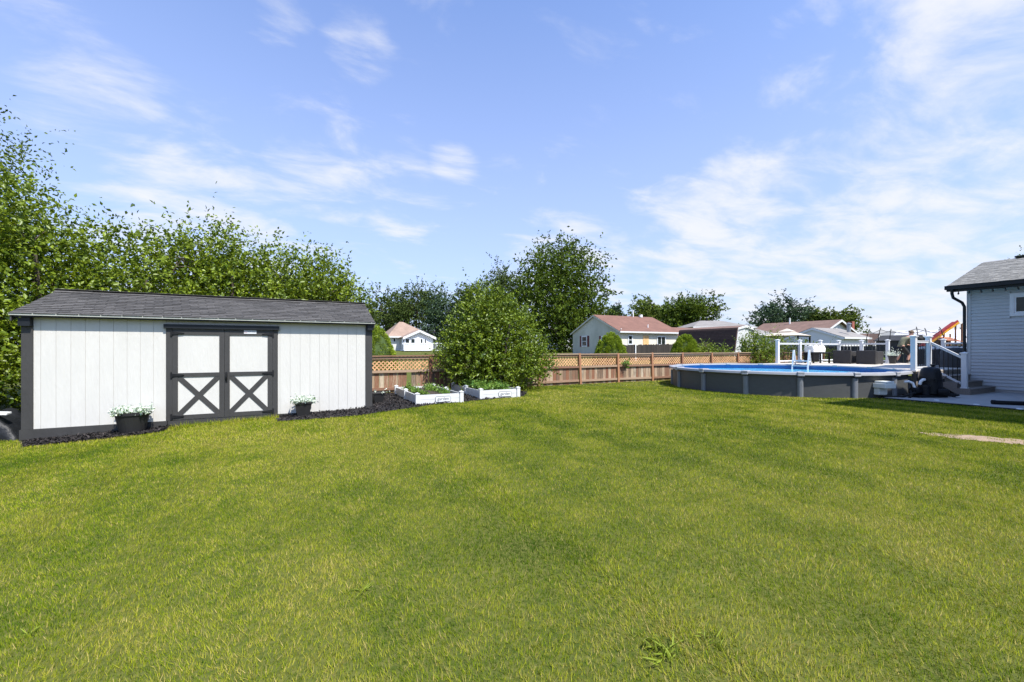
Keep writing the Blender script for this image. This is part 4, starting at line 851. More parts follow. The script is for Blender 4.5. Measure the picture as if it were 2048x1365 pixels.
# fine black pool hose
# ================================================================== things on the deck
def wicker_chair(u, v, label, rot=0):
    t_ = thing('wicker_chair', label, 'armchair', (u, v, DZ), rot, 'wicker armchairs on the deck')
    MB().box(-.33, -.22, -.36, .36, .02, .60).obj('backrest', M['wicker'], t_, bevel=.025)
    for s in (-1, 1): MB().box(-.22, .36, min(s * .36, s * .25), max(s * .36, s * .25), .02, .56).obj('armrest', M['wicker'], t_, bevel=.025)
    MB().box(-.22, .35, -.25, .25, .06, .30).obj('seat', M['wicker'], t_, bevel=.02); MB().box(-.20, .35, -.245, .245, .30, .42).obj('cushion', M['cushion'], t_, bevel=.04)
    for x_ in (-.29, .31):
        for y_ in (-.31, .31): bx('foot', t_, M['black_metal'], x_ - .025, x_ + .025, y_ - .025, y_ + .025, 0, .021)
uu, vv = W(1691, 19.3); wicker_chair(uu, vv, 'black wicker armchair beside the covered grill')
uu, vv = W(1739, 18.6); wicker_chair(uu, vv, 'black wicker armchair beside the potted silver plant')
uu, vv = W(1634, 19.9); gr = thing('barbecue_grill', 'black cart grill under a crumpled white cover on the deck', 'grill', (uu, vv, DZ), R(-20))
for x_ in (-.40, .40):
    for y_ in (-.24, .24): bx('leg', gr, M['black_metal'], x_ - .025, x_ + .025, y_ - .025, y_ + .025, 0, .50)
MB().box(-.46, .52, -.28, .28, .44, .50).obj('side_shelf', M['black_metal'], gr, bevel=.01); bx('lower_shelf', gr, M['black_metal'], -.42, .42, -.25, .25, .09, .12); MB().box(-.44, -.12, -.26, .26, .121, .44).obj('cabinet', M['black_metal'], gr)
cb = bmesh.new(); bmesh.ops.create_cube(cb, size=1); bmesh.ops.subdivide_edges(cb, edges=cb.edges, cuts=7, use_grid_fill=True)
for q in cb.verts:
    q.co.x *= .62; q.co.y *= .52; q.co.z = q.co.z * .30 + .15
    if q.co.z > .2: q.co.z += .05 * math.sin(q.co.x * 23) * math.cos(q.co.y * 17) ; q.co.x += .02 * math.sin(q.co.z * 40); q.co.y *= .92
    else: q.co.x += .012 * math.sin(q.co.y * 30 + q.co.z * 20); q.co.y += .012 * math.sin(q.co.x * 40)
cm_ = bpy.data.meshes.new('cover'); cb.to_mesh(cm_); cb.free(); cm_.materials.append(M['cover_white']); cm_.polygons.foreach_set('use_smooth', [True] * len(cm_.polygons)); link('cover', cm_, gr, (-.12, 0, .505))
uu, vv = W(1785, 19.2); flower_pot(uu, vv, .16, .36, 'dark pot of silver-leaved plant on the deck by the man', False, z=DZ, n=60, sprd=.3, name='silver_plant_pot', cat='potted plant', fm=L_SILVER, fh=.26)
uu, vv = W(1769, 20.6); flower_pot(uu, vv, .14, .13, 'low lime green bowl of leaves on the deck floor', False, z=DZ, n=40, name='green_planter', cat='planter', fm=L_VEG, fh=.12)
# cushioned sofa, covered table and round covered seat by the house
def sofa(u, v, L_, label, rot, name='patio_sofa'):
    t_ = thing(name, label, 'sofa', (u, v, DZ), rot)
    MB().box(-L_ / 2, L_ / 2, -.38, .38, .05, .28).obj('base', M['wicker'], t_, bevel=.02); MB().box(-L_ / 2, L_ / 2, .26, .38, .28, .66).obj('backrest', M['wicker'], t_, bevel=.02)
    for s in (-1, 1): MB().box(min(s * L_ / 2, s * (L_ / 2 - .12)), max(s * L_ / 2, s * (L_ / 2 - .12)), -.38, .26, .28, .52).obj('armrest', M['wicker'], t_, bevel=.02)
    for k in range(2):
        x0 = -L_ / 2 + .13 + k * (L_ / 2 - .13); MB().box(x0, x0 + L_ / 2 - .14, -.36, .25, .28, .42).obj('seat_cushion', M['cushion'], t_, bevel=.04); MB().box(x0, x0 + L_ / 2 - .14, .12, .26, .43, .76).obj('back_cushion', M['cushion'], t_, bevel=.05)
sofa(24.3, 7.3, 1.7, 'dark wicker patio sofa with pale cushions against the end railing', R(-90))
sofa(22.3, 7.25, 1.3, 'dark wicker loveseat with pale cushions near the top of the steps', R(90), 'patio_loveseat')
tb_ = thing('patio_table', 'low black patio table between the wicker sofa and loveseat', 'table', (23.3, 7.3, DZ)); MB().box(-.45, .45, -.3, .3, .40, .44).obj('top', M['black_metal'], tb_, bevel=.008)
for x_ in (-.4, .4):
    for y_ in (-.25, .25): bx('leg', tb_, M['black_metal'], x_ - .02, x_ + .02, y_ - .02, y_ + .02, 0, .40)
cv = thing('covered_ottoman', 'round seat under a dark grey rain cover close to the house wall', 'covered seat', (21.6, 6.55, DZ)); MB().lathe([(.50, 0), (.52, .25), (.52, .45), (.46, .60), (.33, .69), (.05, .73)], 22, sx=.95, sy=.85).obj('cover', M['dark_cloth'], cv, smooth=True)
bx('band', cv, M['black_metal'], -.50, .50, -.452, -.446, .24, .27)
uu, vv = 17.6, 6.16; bg_ = thing('black_bag', 'small black bundle resting on the white deck rail', 'bag', (17.52, 6.12, DZ + .945)); 
MB().lathe([(.02, 0), (.09, .02), (.11, .06), (.08, .10), (.02, .12)], 12, sx=1.0, sy=.6).obj('body', M['black_cloth'], bg_, smooth=True); MB().tube([(-.03, 0, .08), (.08, 0, .15), (.15, .0, .08)], .028, 8).obj('strap', M['black_cloth'], bg_, smooth=True)
uu, vv = W(1831, 22.5)

# ================================================================== the man leaning forward on the deck
def skin_obj(name, verts, edges, m, parent, root=0, sub=2):
    me_ = bpy.data.meshes.new(name); me_.from_pydata([v_[:3] for v_ in verts], edges, []); o_ = link(name, me_, parent); me_.materials.append(m)
    sk_ = o_.modifiers.new('skin', 'SKIN'); sk_.use_smooth_shade = True
    sv_ = me_.skin_vertices[0].data
    adj = {}
    for a_, b_ in edges: adj.setdefault(a_, []).append(b_); adj.setdefault(b_, []).append(a_)
    seen = set(); 
    for i_, v_ in enumerate(verts):
        r_ = v_[3]; sv_[i_].radius = (r_, v_[4] if len(v_) > 4 else r_)
    for i_ in range(len(verts)):
        if i_ in seen: continue
        sv_[i_].use_root = True; st_2 = [i_]
        while st_2:
            q_ = st_2.pop()
            if q_ in seen: continue
            seen.add(q_); st_2 += adj.get(q_, [])
    sb_ = o_.modifiers.new('sub', 'SUBSURF'); sb_.levels = sub; sb_.render_levels = sub; return o_
uu, vv = W(1803, 19.4)
mn = thing('person', 'man in olive T-shirt, black shorts and brown cap leaning forward on the deck', 'person', (uu, vv, DZ), R(-27)); mn.scale = (.95, .95, .95)
ls_ = [(-.17, .13, .085), (.20, -.11, .085)]
V_ = [(-.02, 0, .78, .135, .15), (.03, 0, .90, .125, .15), (.13, 0, 1.06, .135, .17), (.25, 0, 1.20, .12, .17), (.34, 0, 1.27, .058), (.40, 0, 1.32, .056), (.45, 0, 1.37, .082, .072), (.47, 0, 1.45, .088, .075), (.47, 0, 1.52, .05)]
E_ = [(i, i + 1) for i in range(8)]
def leg(s, kx, kz, fx_):
    b0 = len(V_); V_.extend([(-.02, s * .10, .74, .095), ((-.02 + kx) * .5, s * .11, (.74 + kz) * .5 + .02, .082), (kx, s * .12, kz, .06), ((kx + fx_) * .5 - .015, s * .125, kz * .55, .058), (fx_, s * .13, .09, .036), (fx_ + .06, s * .13, .045, .036), (fx_ + .17, s * .14, .03, .028)])
    E_.append((0, b0)); E_.extend([(b0 + i, b0 + i + 1) for i in range(6)])
leg(1, .02, .42, -.15); leg(-1, .27, .42, .16)
def arm(s, ex_, ez_, hx_, hz_):
    b0 = len(V_); V_.extend([(.24, s * .19, 1.19, .06), ((.24 + ex_) / 2, s * .22, (1.19 + ez_) / 2, .048), (ex_, s * .23, ez_, .041), ((ex_ + hx_) / 2, s * .21, (ez_ + hz_) / 2, .036), (hx_, s * .19, hz_, .026), (hx_ + .05, s * .185, hz_ - .005, .032, .02), (hx_ + .085, s * .185, hz_ - .01, .032, .018)])
    E_.append((3, b0)); E_.extend([(b0 + i, b0 + i + 1) for i in range(6)])
    for k, (dy, ln_) in enumerate(((-.030, .06), (-.010, .075), (.010, .07), (.029, .055))):
        c0 = len(V_); x0, y0_, z0_ = hx_ + .075, s * .185 + dy, hz_ - .01
        V_.extend([(x0, y0_, z0_, .010), (x0 + ln_ * .5, y0_, z0_ - .004, .0095), (x0 + ln_ * .85, y0_, z0_ - ln_ * .35, .0085), (x0 + ln_ * .85, y0_, z0_ - ln_ * .75, .0075)]); E_.extend([(c0 + i, c0 + i + 1) for i in range(3)])
    c0 = len(V_); V_.extend([(hx_ + .03, s * .185 - s * .02, hz_, .012), (hx_ + .06, s * .185 - s * .055, hz_ - .012, .0105), (hx_ + .09, s * .185 - s * .06, hz_ - .028, .009)]); E_.extend([(c0, c0 + 1), (c0 + 1, c0 + 2)])
arm(1, .22, .89, .46, .90); arm(-1, .24, .90, .49, .92)
c0 = len(V_); V_ += [(.545, 0, 1.435, .016), (.575, 0, 1.415, .014)]; E_ += [(c0, c0 + 1)]            # nose
for s in (-1, 1): c0 = len(V_); V_ += [(.465, s * .078, 1.45, .014), (.455, s * .088, 1.425, .016)]; E_ += [(c0, c0 + 1)]   # ears
body = skin_obj('body', V_, E_, M['skin'], mn)
skin_obj('shirt', [(-.035, 0, .74, .155, .175), (.02, 0, .88, .15, .175), (.12, 0, 1.05, .158, .20), (.245, 0, 1.20, .135, .20), (.32, 0, 1.26, .075)] + [(.24, .19, 1.19, .085), (.232, .22, 1.06, .078), (.225, .225, .99, .076), (.24, -.19, 1.19, .085), (.24, -.22, 1.06, .078), (.238, -.225, .99, .076)], [(0, 1), (1, 2), (2, 3), (3, 4), (3, 5), (5, 6), (6, 7), (3, 8), (8, 9), (9, 10)], M['olive'], mn)
skin_obj('shorts', [(-.03, 0, .80, .15, .16), (-.02, .10, .72, .115), (.0, .115, .56, .105), (.02, .12, .40, .098), (-.02, -.10, .72, .115), (.13, -.115, .56, .105), (.25, -.12, .41, .098)], [(0, 1), (1, 2), (2, 3), (0, 4), (4, 5), (5, 6)], M['black_cloth'], mn)
for s, fx_ in ((1, -.15), (-1, .16)):
    MB().tube([(fx_ - .005, s * .13, .18), (fx_, s * .13, .06)], [.055, .05], 14).obj('sock', M['black_cloth'], mn, smooth=True)
    skin_obj('shoe', [(fx_ - .04, s * .13, .045, .044), (fx_ + .05, s * .133, .05, .047), (fx_ + .14, s * .138, .035, .043, .034), (fx_ + .20, s * .14, .03, .034, .026)], [(0, 1), (1, 2), (2, 3)], M['shoe'], mn)
hd_ = MB(); hd_.lathe([(.102, 0), (.104, .03), (.09, .075), (.055, .105), (.01, .115)], 20, (.465, 0, 1.475), 1.08, .92).obj('cap', M['cap_cloth'], mn, smooth=True)
MB().ext([(.54, -.075, 1.475), (.60, -.06, 1.462), (.645, 0, 1.455), (.60, .06, 1.462), (.54, .075, 1.475)], (0, 0, .012)).obj('cap_brim', M['cap_cloth'], mn)
skin_obj('beard', [(.48, .062, 1.40, .028), (.52, .035, 1.365, .03), (.535, 0, 1.355, .034), (.52, -.035, 1.365, .03), (.48, -.062, 1.40, .028)], [(0, 1), (1, 2), (2, 3), (3, 4)], M['hair'], mn)
for s in (-1, 1): MB().lathe([(.003, -.012), (.011, -.006), (.013, 0), (.011, .006), (.003, .012)], 10).obj('eye', M['dark_ink'], mn, (.545, s * .03, 1.458))

# ================================================================== trees and shrubs
HG = 'leafy trees growing behind the shed'
def hedge(u, v, h_, r_, label, n=1500):
    lb = [(random.uniform(-.5, .5) * r_, random.uniform(-.5, .5) * r_, h_ * z_ + random.uniform(-.1, .1), r_ * q_, r_ * q_, h_ * .26) for z_, q_ in ((.22, .95), (.35, 1.05), (.48, 1.0), (.60, .92), (.70, .75))]
    lb += [(random.uniform(-.8, .8) * r_, random.uniform(-.6, .6) * r_, h_ * random.uniform(.70, .80), r_ * .42, r_ * .42, h_ * .17) for _ in range(4)]
    return tree('hedge_tree', label, 'tree', u, v, L_HEDGE, lb, n, 14, .115, .62, .085, h_ * .7, HG, shell=.42, up=.75, multi=3, spread=.75, limbs=7)
hedge(-9.6, 14.0, 6.2, 1.9, 'tallest leafy tree of the row, well beyond the tarp'); hedge(-7.3, 14.9, 6.1, 1.8, 'leafy tree rising behind the tarp-covered heap'); hedge(-5.6, 15.2, 5.5, 1.7, 'leafy tree behind the shed roof end near the tarp')
hedge(-3.6, 15.4, 4.9, 1.7, 'leafy tree behind the shed roof between tarp end and doors'); hedge(-1.7, 15.7, 5.2, 1.65, 'leafy tree with an upright tip behind the middle of the shed'); hedge(.15, 15.9, 4.7, 1.5, 'leafy tree behind the shed roof between doors and garden end')
hedge(.75, 15.7, 3.9, .95, 'lowest leafy tree of the row, at the garden end of the shed', 800); hedge(-6.6, 12.9, 3.2, 1.3, 'low dense leafy growth behind the tarp beside the shed', 900); hedge(-8.6, 12.3, 3.4, 1.3, 'leafy growth beyond the tarp, away from the shed', 900)
# tall sparse tree whose twigs enter the frame from the left
uu, vv = W(-205, 19); tree('tall_tree', 'tall tree whose sparse twigs rise above the leafy row', 'tree', uu, vv, L_FARB, [(0, 0, 9.0, 3.0, 3.0, 2.6), (1.0, .3, 7.5, 2.6, 2.6, 2.0), (1.4, -.4, 10.4, 2.2, 2.2, 1.3), (.4, .2, 5.6, 2.6, 2.6, 1.8)], 1500, 10, .17, .9, .2, 7.0, clump=60, shell=.6, up=.1)
# big shrub before the fence
lb = [(0, 0, .75, 1.75, 1.0, .62), (.6, -.1, 1.0, 1.45, .95, .7), (-.7, -.1, 1.15, 1.15, .9, .7), (0, 0, 1.7, 1.35, 1.0, .75), (-.15, 0, 2.35, 1.1, .95, .7), (-.35, .1, 2.95, .65, .6, .50), (.5, 0, 2.3, .8, .75, .6), (-.85, 0, 2.0, .65, .7, .6), (1.25, -.1, 1.3, .55, .5, .45), (-.5, 0, 3.3, .3, .3, .3), (.25, 0, 2.95, .35, .35, .3), (1.05, 0, 2.05, .4, .4, .35), (-1.25, 0, 1.6, .45, .4, .35), (1.6, -.2, .8, .4, .4, .35)]
tree('large_shrub', 'large rounded green shrub overhanging the wooden fence behind the beds', 'shrub', 6.05, 13.15, L_BUSH, lb, 2500, 13, .096, .42, .06, 2.2, shell=.5, up=.35, multi=4, spread=.8)
def far_tree(px, Z, wpx, ytop, label, m, ybot=None, n=420, ls=None, dn=1.9, kind=0, name='tree', group='trees beyond the fence', cat='tree', tr=None):
    uu, vv = W(px, Z); gz = G(uu, vv); top = zat(ytop, Z) - gz; w_ = wpx * Z / F / 2; bot = (zat(ybot, Z) - gz) if ybot else top * .18
    H_ = top - bot; cz_ = bot + H_ * .5; s = w_
    rr = random.Random(int(px))
    if kind == 0: lb = [(rr.uniform(-.45, .45) * s, rr.uniform(-.4, .4) * s, bot + H_ * z_, s * q_, s * q_, H_ * hh) for z_, q_, hh in ((.2, .62, .2), (.36, .74, .22), (.5, .74, .24), (.64, .68, .22), (.78, .5, .18))] + [(rr.uniform(-.75, .75) * s, rr.uniform(-.6, .6) * s, bot + H_ * rr.uniform(.3, .78), s * .34, s * .34, H_ * .16) for _ in range(6)]
    else: lb = [(0, 0, bot + H_ * z_, s * q_, s * q_, H_ * hh) for z_, q_, hh in ((.08, .70, .12), (.16, .86, .16), (.30, .96, .2), (.46, .98, .22), (.62, .86, .21), (.77, .66, .18), (.88, .40, .12))]
    ls = ls or max(.2, Z * .0052)
    return tree(name, label, cat, uu, vv, m, lb, int(n * dn), 9, ls, max(.35, s * .22), tr or max(.12, s * .055), bot + H_ * .6, group, clump=int(70 + n * .08), shell=.45, up=.15, limbs=7)
far_tree(1122, 60, 182, 482, 'big round-topped dark green maple beside the gable of the cream house', L_MAPLE, 692, 3000, .42, 1, 'maple_tree', tr=.38)
far_tree(1200, 66, 46, 590, 'thin pale-leaved tree between the maple and the tan house', L_FARB, 660, 90, .22)
far_tree(998, 66, 110, 528, 'tall dark tree between the big maple and the large shrub', L_FAR, 690, 620)
far_tree(955, 74, 80, 560, 'dark tree behind the large shrub', L_FAR, 690, 460)
far_tree(895, 76, 90, 585, 'feathery dark tree over the long low house', L_BLUE, 690, 480)
far_tree(832, 84, 105, 566, 'tall grey-green tree behind the cottage roof', L_FAR, 690, 560)
far_tree(773, 86, 100, 575, 'dark tree behind the cottage on its shed side', L_FAR, 690, 520)
far_tree(722, 70, 60, 600, 'dark tree just beyond the shed roof end', L_FAR, 690, 330)
far_tree(1230, 92, 34, 609, 'small bluish tree above the tan house ridge', L_BLUE, 650, 170)
far_tree(1282, 84, 62, 592, 'open green tree behind the tan house roof', L_FARB, 668, 300)
far_tree(1322, 86, 50, 612, 'low olive tree behind the tan house roof', L_FARB, 668, 240)
far_tree(1355, 78, 66, 596, 'dark tree of a pair behind the garage wing, nearer the ranch house', L_MAPLE, 672, 380)
far_tree(1396, 76, 74, 588, 'dark tree of a pair behind the garage wing, nearer the barn', L_MAPLE, 672, 430)
far_tree(1556, 96, 104, 602, 'bluish grey spreading tree behind the grey hip roof', L_BLUE, 676, 560)
far_tree(1622, 100, 50, 622, 'small dark tree behind the brown gable roof', L_FAR, 670, 220)
far_tree(1652, 98, 52, 618, 'bright tree of a pair behind the brown roof, nearer the ridge middle', L_FARB, 672, 260)
far_tree(1690, 96, 56, 620, 'bright tree of a pair behind the brown roof, nearer the chimney', L_FARB, 678, 300)
uu, vv = W(2046, 30); tree('house_tree', 'tree top showing over the white house roof', 'tree', uu + .8, vv - .35, L_FARB, [(0, 0, 7.1, .9, .9, .9), (.3, 0, 6.0, 1.5, 1.5, 1.4), (.5, 0, 4.6, 1.7, 1.7, 1.4)], 330, 9, .14, .5, .14, 5.5, clump=40)
def mound(px, Z, wpx, ytop, label, n=15000):
    uu, vv = W(px, Z); gz = G(uu, vv); h_ = zat(ytop, Z) - gz; r_ = wpx * Z / F / 2
    root = thing('globe_evergreen', label, 'shrub', (uu, vv, gz), 0, 'clipped evergreens beyond the fence')
    nb3 = 150; th_ = RNG.uniform(0, 2 * math.pi, nb3); zz3 = RNG.uniform(.0, 1, nb3) ** .8; bump = np.stack([np.cos(th_) * np.sqrt(1 - zz3 ** 2), np.sin(th_) * np.sqrt(1 - zz3 ** 2), zz3], 1)
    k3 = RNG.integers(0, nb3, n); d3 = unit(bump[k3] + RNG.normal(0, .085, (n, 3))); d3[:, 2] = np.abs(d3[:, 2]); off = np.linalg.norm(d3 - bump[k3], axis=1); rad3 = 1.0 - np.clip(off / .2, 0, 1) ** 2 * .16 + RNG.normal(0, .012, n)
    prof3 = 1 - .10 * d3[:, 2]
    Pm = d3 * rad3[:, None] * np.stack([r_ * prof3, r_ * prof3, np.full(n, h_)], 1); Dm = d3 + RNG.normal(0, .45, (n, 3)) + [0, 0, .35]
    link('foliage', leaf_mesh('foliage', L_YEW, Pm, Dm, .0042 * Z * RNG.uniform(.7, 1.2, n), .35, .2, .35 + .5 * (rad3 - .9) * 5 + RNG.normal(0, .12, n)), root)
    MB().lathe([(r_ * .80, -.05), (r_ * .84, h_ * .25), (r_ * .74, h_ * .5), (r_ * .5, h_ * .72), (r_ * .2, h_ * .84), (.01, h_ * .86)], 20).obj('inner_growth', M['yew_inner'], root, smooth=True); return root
mound(746, 21.5, 96, 652, 'yellow-green clipped evergreen beside the shed end', 18000); mound(1221, 24.5, 72, 667, 'domed yellow-green evergreen in front of the tan house gable'); mound(1371, 27, 64, 671, 'domed yellow-green evergreen in front of the brown barn')
def shrub(px, Z, wpx, ytop, label, m, n, ls=.1, ybot=None, group=None, up=.5):
    uu, vv = W(px, Z); gz = G(uu, vv); h_ = zat(ytop, Z) - gz; r_ = wpx * Z / F / 2
    lb = [(0, 0, h_ * .28, r_, r_, h_ * .3), (r_ * .2, 0, h_ * .5, r_ * .8, r_ * .8, h_ * .3), (-r_ * .2, 0, h_ * .68, r_ * .55, r_ * .55, h_ * .24)]
    return tree('shrub', label, 'shrub', uu, vv, m, lb, n, 11, ls, .34, .04, h_ * .6, group, shell=.5, up=up, multi=3)
shrub(1512, 22.2, 72, 664, 'tall bright green shrub beside the end of the deck railing', L_BUSH, 620, .10, up=.8); shrub(1553, 23.5, 56, 668, 'wispy green shrub behind the deck corner post', L_HEDGE, 330, .09, up=.9); shrub(1600, 24.6, 60, 680, 'low green shrub behind the deck railing', L_HEDGE, 330, .10); shrub(1636, 25.5, 44, 688, 'low green shrub behind the covered grill', L_BUSH, 240, .10)
shrub(1416, 27, 50, 684, 'leafy green shrub between the domed evergreen and the barn', L_HEDGE, 260, .11); shrub(1446, 26, 30, 690, 'small leafy shrub just behind the fence near the barn', L_BUSH, 140, .10)
shrub(891, 24, 60, 694, 'low leafy shrub behind the fence at the big shrub', L_BUSH, 220, .11)
# vine sprig hanging through the lattice
uu, vv, ZZ_ = on_v(1252, FV - .12); C = np.column_stack([RNG.normal(0, .07, 26), RNG.normal(-.02, .02, 26), RNG.normal(0, .05, 26)]); D = RNG.normal(0, .6, (26, 3)); D[:, 1] -= .3
P, LD, sz, tw = twigs(C, D, .14, 4, .09); o = link('vine_sprig', leaf_mesh('vine_sprig', L_VEG, P, LD, sz, .7, .2, tw), None, (uu, vv, zat(727, ZZ_))); tag(o, 'sprig of vine poking through the fence lattice', 'vine')

# ================================================================== neighbouring houses and sheds
def window(parent, face, a0, a1, z0, z1, plane, m=None, shut=None, mull=0):
    # face 'v': window in a wall facing -y (a = x); face 'u': wall facing -x (a = y)
    fwd = .06; b_ = MB(); t_ = .07 * (z1 - z0) + .04
    def bxx(b, p0, p1, q0, q1, d0, d1):
        if face == 'v': b.box(p0, p1, plane - d1, plane - d0, q0, q1)
        else: b.box(plane - d1, plane - d0, p0, p1, q0, q1)
    for p0, p1, q0, q1 in ((a0, a1, z1 - t_, z1), (a0, a1, z0, z0 + t_), (a0, a0 + t_, z0 + t_, z1 - t_), (a1 - t_, a1, z0 + t_, z1 - t_)): bxx(b_, p0, p1, q0, q1, 0, fwd)
    if mull == 1: bxx(b_, a0 + t_, a1 - t_, (z0 + z1) / 2 - .03, (z0 + z1) / 2 + .03, 0, fwd - .01)
    if mull == 2: bxx(b_, (a0 + a1) / 2 - .04, (a0 + a1) / 2 + .04, z0 + t_, z1 - t_, 0, fwd - .01)
    w_ = b_.obj('window', m or M['vinyl'], parent); g_ = MB(); bxx(g_, a0 + t_, a1 - t_, z0 + t_, z1 - t_, .004, .02); g_.obj('pane', M['glass'], w_)
    if shut:
        for p0, p1 in ((a0 - .36, a0 - .03), (a1 + .03, a1 + .36)): s_ = MB(); bxx(s_, p0, p1, z0, z1, 0, .04); s_.obj('shutter', shut, parent)
def gable_house(name, label, u0, u1, v0, v1, wt, rz, axis, wall, roof, ov=.35, gz=None, cat='house', gable_m=None, trim=None, side_m=None):
    gz = G((u0 + u1) / 2, (v0 + v1) / 2) if gz is None else gz
    t_ = thing(name, label, cat, (u0, v0, gz)); L_, D_ = u1 - u0, v1 - v0; wt -= gz; rz -= gz; trim = trim or M['white_far']
    b_ = MB(); r_ = MB()
    if axis == 'u':
        b_.ext([(0, 0, -.3), (0, D_, -.3), (0, D_, wt), (0, D_ / 2, rz - .08), (0, 0, wt)], (L_, 0, 0)); s = (rz - wt) / (D_ / 2); e = wt - ov * s
        r_.slab([(-ov * .5, -ov, e), (L_ + ov * .5, -ov, e), (L_ + ov * .5, D_ / 2, rz), (-ov * .5, D_ / 2, rz)], .10).slab([(-ov * .5, D_ / 2, rz), (L_ + ov * .5, D_ / 2, rz), (L_ + ov * .5, D_ + ov, e), (-ov * .5, D_ + ov, e)], .10)
        bx('gutter', t_, trim, -ov * .5, L_ + ov * .5, -ov - .09, -ov, e - .06, e + .10)
        if gable_m: MB().ext([(-.02, .0, -.3), (-.02, D_, -.3), (-.02, D_, wt), (-.02, D_ / 2, rz - .08), (-.02, 0, wt)], (.015, 0, 0)).obj('gable_wall', gable_m, t_)
        MB().ext([(-ov * .5 - .02, -ov, e - .12), (-ov * .5 - .02, -ov, e + .06), (-ov * .5 - .02, D_ / 2, rz + .06), (-ov * .5 - .02, D_ + ov, e + .06), (-ov * .5 - .02, D_ + ov, e - .12), (-ov * .5 - .02, D_ / 2, rz - .14)], (.02, 0, 0)).obj('rake_trim', gable_m or trim, t_)
    else:
        b_.ext([(0, 0, -.3), (L_, 0, -.3), (L_, 0, wt), (L_ / 2, 0, rz - .08), (0, 0, wt)], (0, D_, 0)); s = (rz - wt) / (L_ / 2); e = wt - ov * s
        r_.slab([(-ov, D_ + ov, e), (-ov, -ov, e), (L_ / 2, -ov, rz), (L_ / 2, D_ + ov, rz)], .10).slab([(L_ / 2, D_ + ov, rz), (L_ / 2, -ov, rz), (L_ + ov, -ov, e), (L_ + ov, D_ + ov, e)], .10)
        MB().ext([(-ov, -ov - .03, e - .12), (L_ / 2, -ov - .03, rz - .16), (L_ + ov, -ov - .03, e - .12), (L_ + ov, -ov - .03, e + .09), (L_ / 2, -ov - .03, rz + .09), (-ov, -ov - .03, e + .09)], (0, .028, 0)).obj('rake_trim', trim, t_)
    b_.obj('wall', wall, t_); r_.obj('roof', roof, t_); return t_
# tan ranch house
th = gable_house('ranch_house', 'cream ranch house with red-brown roof, stained gable and maroon shutters', 30.4, 39.1, 34.9, 43.2, 3.25, 5.12, 'u', M['tan_siding'], M['roof_red'], .35, gable_m=M['old_siding']); gz = th.location.z
def vz(py, Z): return zat(py, Z) - gz
for pa, pb, ya, yb in ((1164, 1175, 694, 672), (1203, 1215, 694, 672)):
    a1 = on_u(pa, 30.4)[1] - 34.9; a0, Z_ = on_u(pb, 30.4)[1] - 34.9, on_u(pb, 30.4)[2]; window(th, 'u', a0, a1, vz(ya, Z_), vz(yb, Z_), -.02, None, M['maroon'], 1)
for pa, pb, ya, yb, k in ((1255.5, 1265, 690, 670.5, 1), (1313.5, 1331, 691, 672.5, 2)):
    a0, Z_ = on_v(pa, 34.9)[0] - 30.4, on_v(pa, 34.9)[2]; a1 = on_v(pb, 34.9)[0] - 30.4; window(th, 'v', a0, a1, vz(ya, Z_), vz(yb, Z_), 0, None, None, k)
a0, _, Z_ = on_v(1286, 34.9); a1 = on_v(1297, 34.9)[0]; bx('door', th, M['plywood'], a0 - 30.4, a1 - 30.4, -.04, 0, 0, vz(671.5, Z_))
MB().tube([(5.6, 3.9, 4.4), (5.6, 3.9, 5.25)], .06, 10).obj('vent_pipe', M['pvc'], th); MB().tube([(4.9, .8, 2.9), (4.9, .8, 3.35)], .05, 8).obj('vent_pipe', M['pvc'], th); bx('roof_vent', th, M['pvc'], 6.6, 6.9, 3.7, 4.0, 4.4, 4.72)
MB().tube([(.0, -.38, 2.72), (.05, -.06, 2.5), (.05, -.06, .1)], .045, 8).obj('downspout', M['white_far'], th)
gable_house('garage_wing', 'lower red-brown roofed wing joined to the cream ranch house', 39.2, 46.5, 35.6, 42.5, 2.75, 3.95, 'u', M['tan_siding'], M['roof_red'], .4)
# dark gambrel barn
BU0, BU1, BV0, BV1 = 36.3, 39.4, 25.9, 32.4; bz = G(37.5, 28); bn = thing('gambrel_barn', 'small barn with dark brown gambrel roof and white sided gable', 'barn', (BU0, BV0, bz)); W_ = BU1 - BU0; D_ = BV1 - BV0
zt = zat(656.5, on_u(1473, BU0 + .35)[2]) - bz; zp = zat(652, on_v(1488, BV0)[2]) - bz; zb_ = .55
prof = [(0, zb_), (.42, zt), (W_ / 2, zp), (W_ - .42, zt), (W_, zb_)]
MB().ext([(.05, 0, -.2), (W_ - .05, 0, -.2), (W_ - .05, 0, zb_)] + [(x_, 0, z_ - .05) for x_, z_ in reversed(prof[1:4])] + [(.05, 0, zb_)], (0, D_, 0)).obj('wall', M['white_far'], bn)
ro = MB(); 
for (x0, z0_), (x1, z1_) in zip(prof[:-1], prof[1:]): ro.slab([(x0, -.12, z0_), (x1, -.12, z1_), (x1, D_ + .12, z1_), (x0, D_ + .12, z0_)], .05)
roo = ro.obj('roof', M['roof_brown'], bn)
ln_ = math.hypot(.42, zt - zb_); nrw = 15
for k in range(nrw):
    f0, f1 = k / nrw, (k + 1.12) / nrw; bb = MB(); bb.slab([(.42 * f0 - .09, D_ + .13, zb_ + (zt - zb_) * f0), (.42 * f0 - .09, -.13, zb_ + (zt - zb_) * f0), (.42 * min(f1, 1) - .065, -.13, zb_ + (zt - zb_) * min(f1, 1)), (.42 * min(f1, 1) - .065, D_ + .13, zb_ + (zt - zb_) * min(f1, 1))], .03); bb.obj('shingle_course', M['dark_shingle'], roo)
tr = MB()
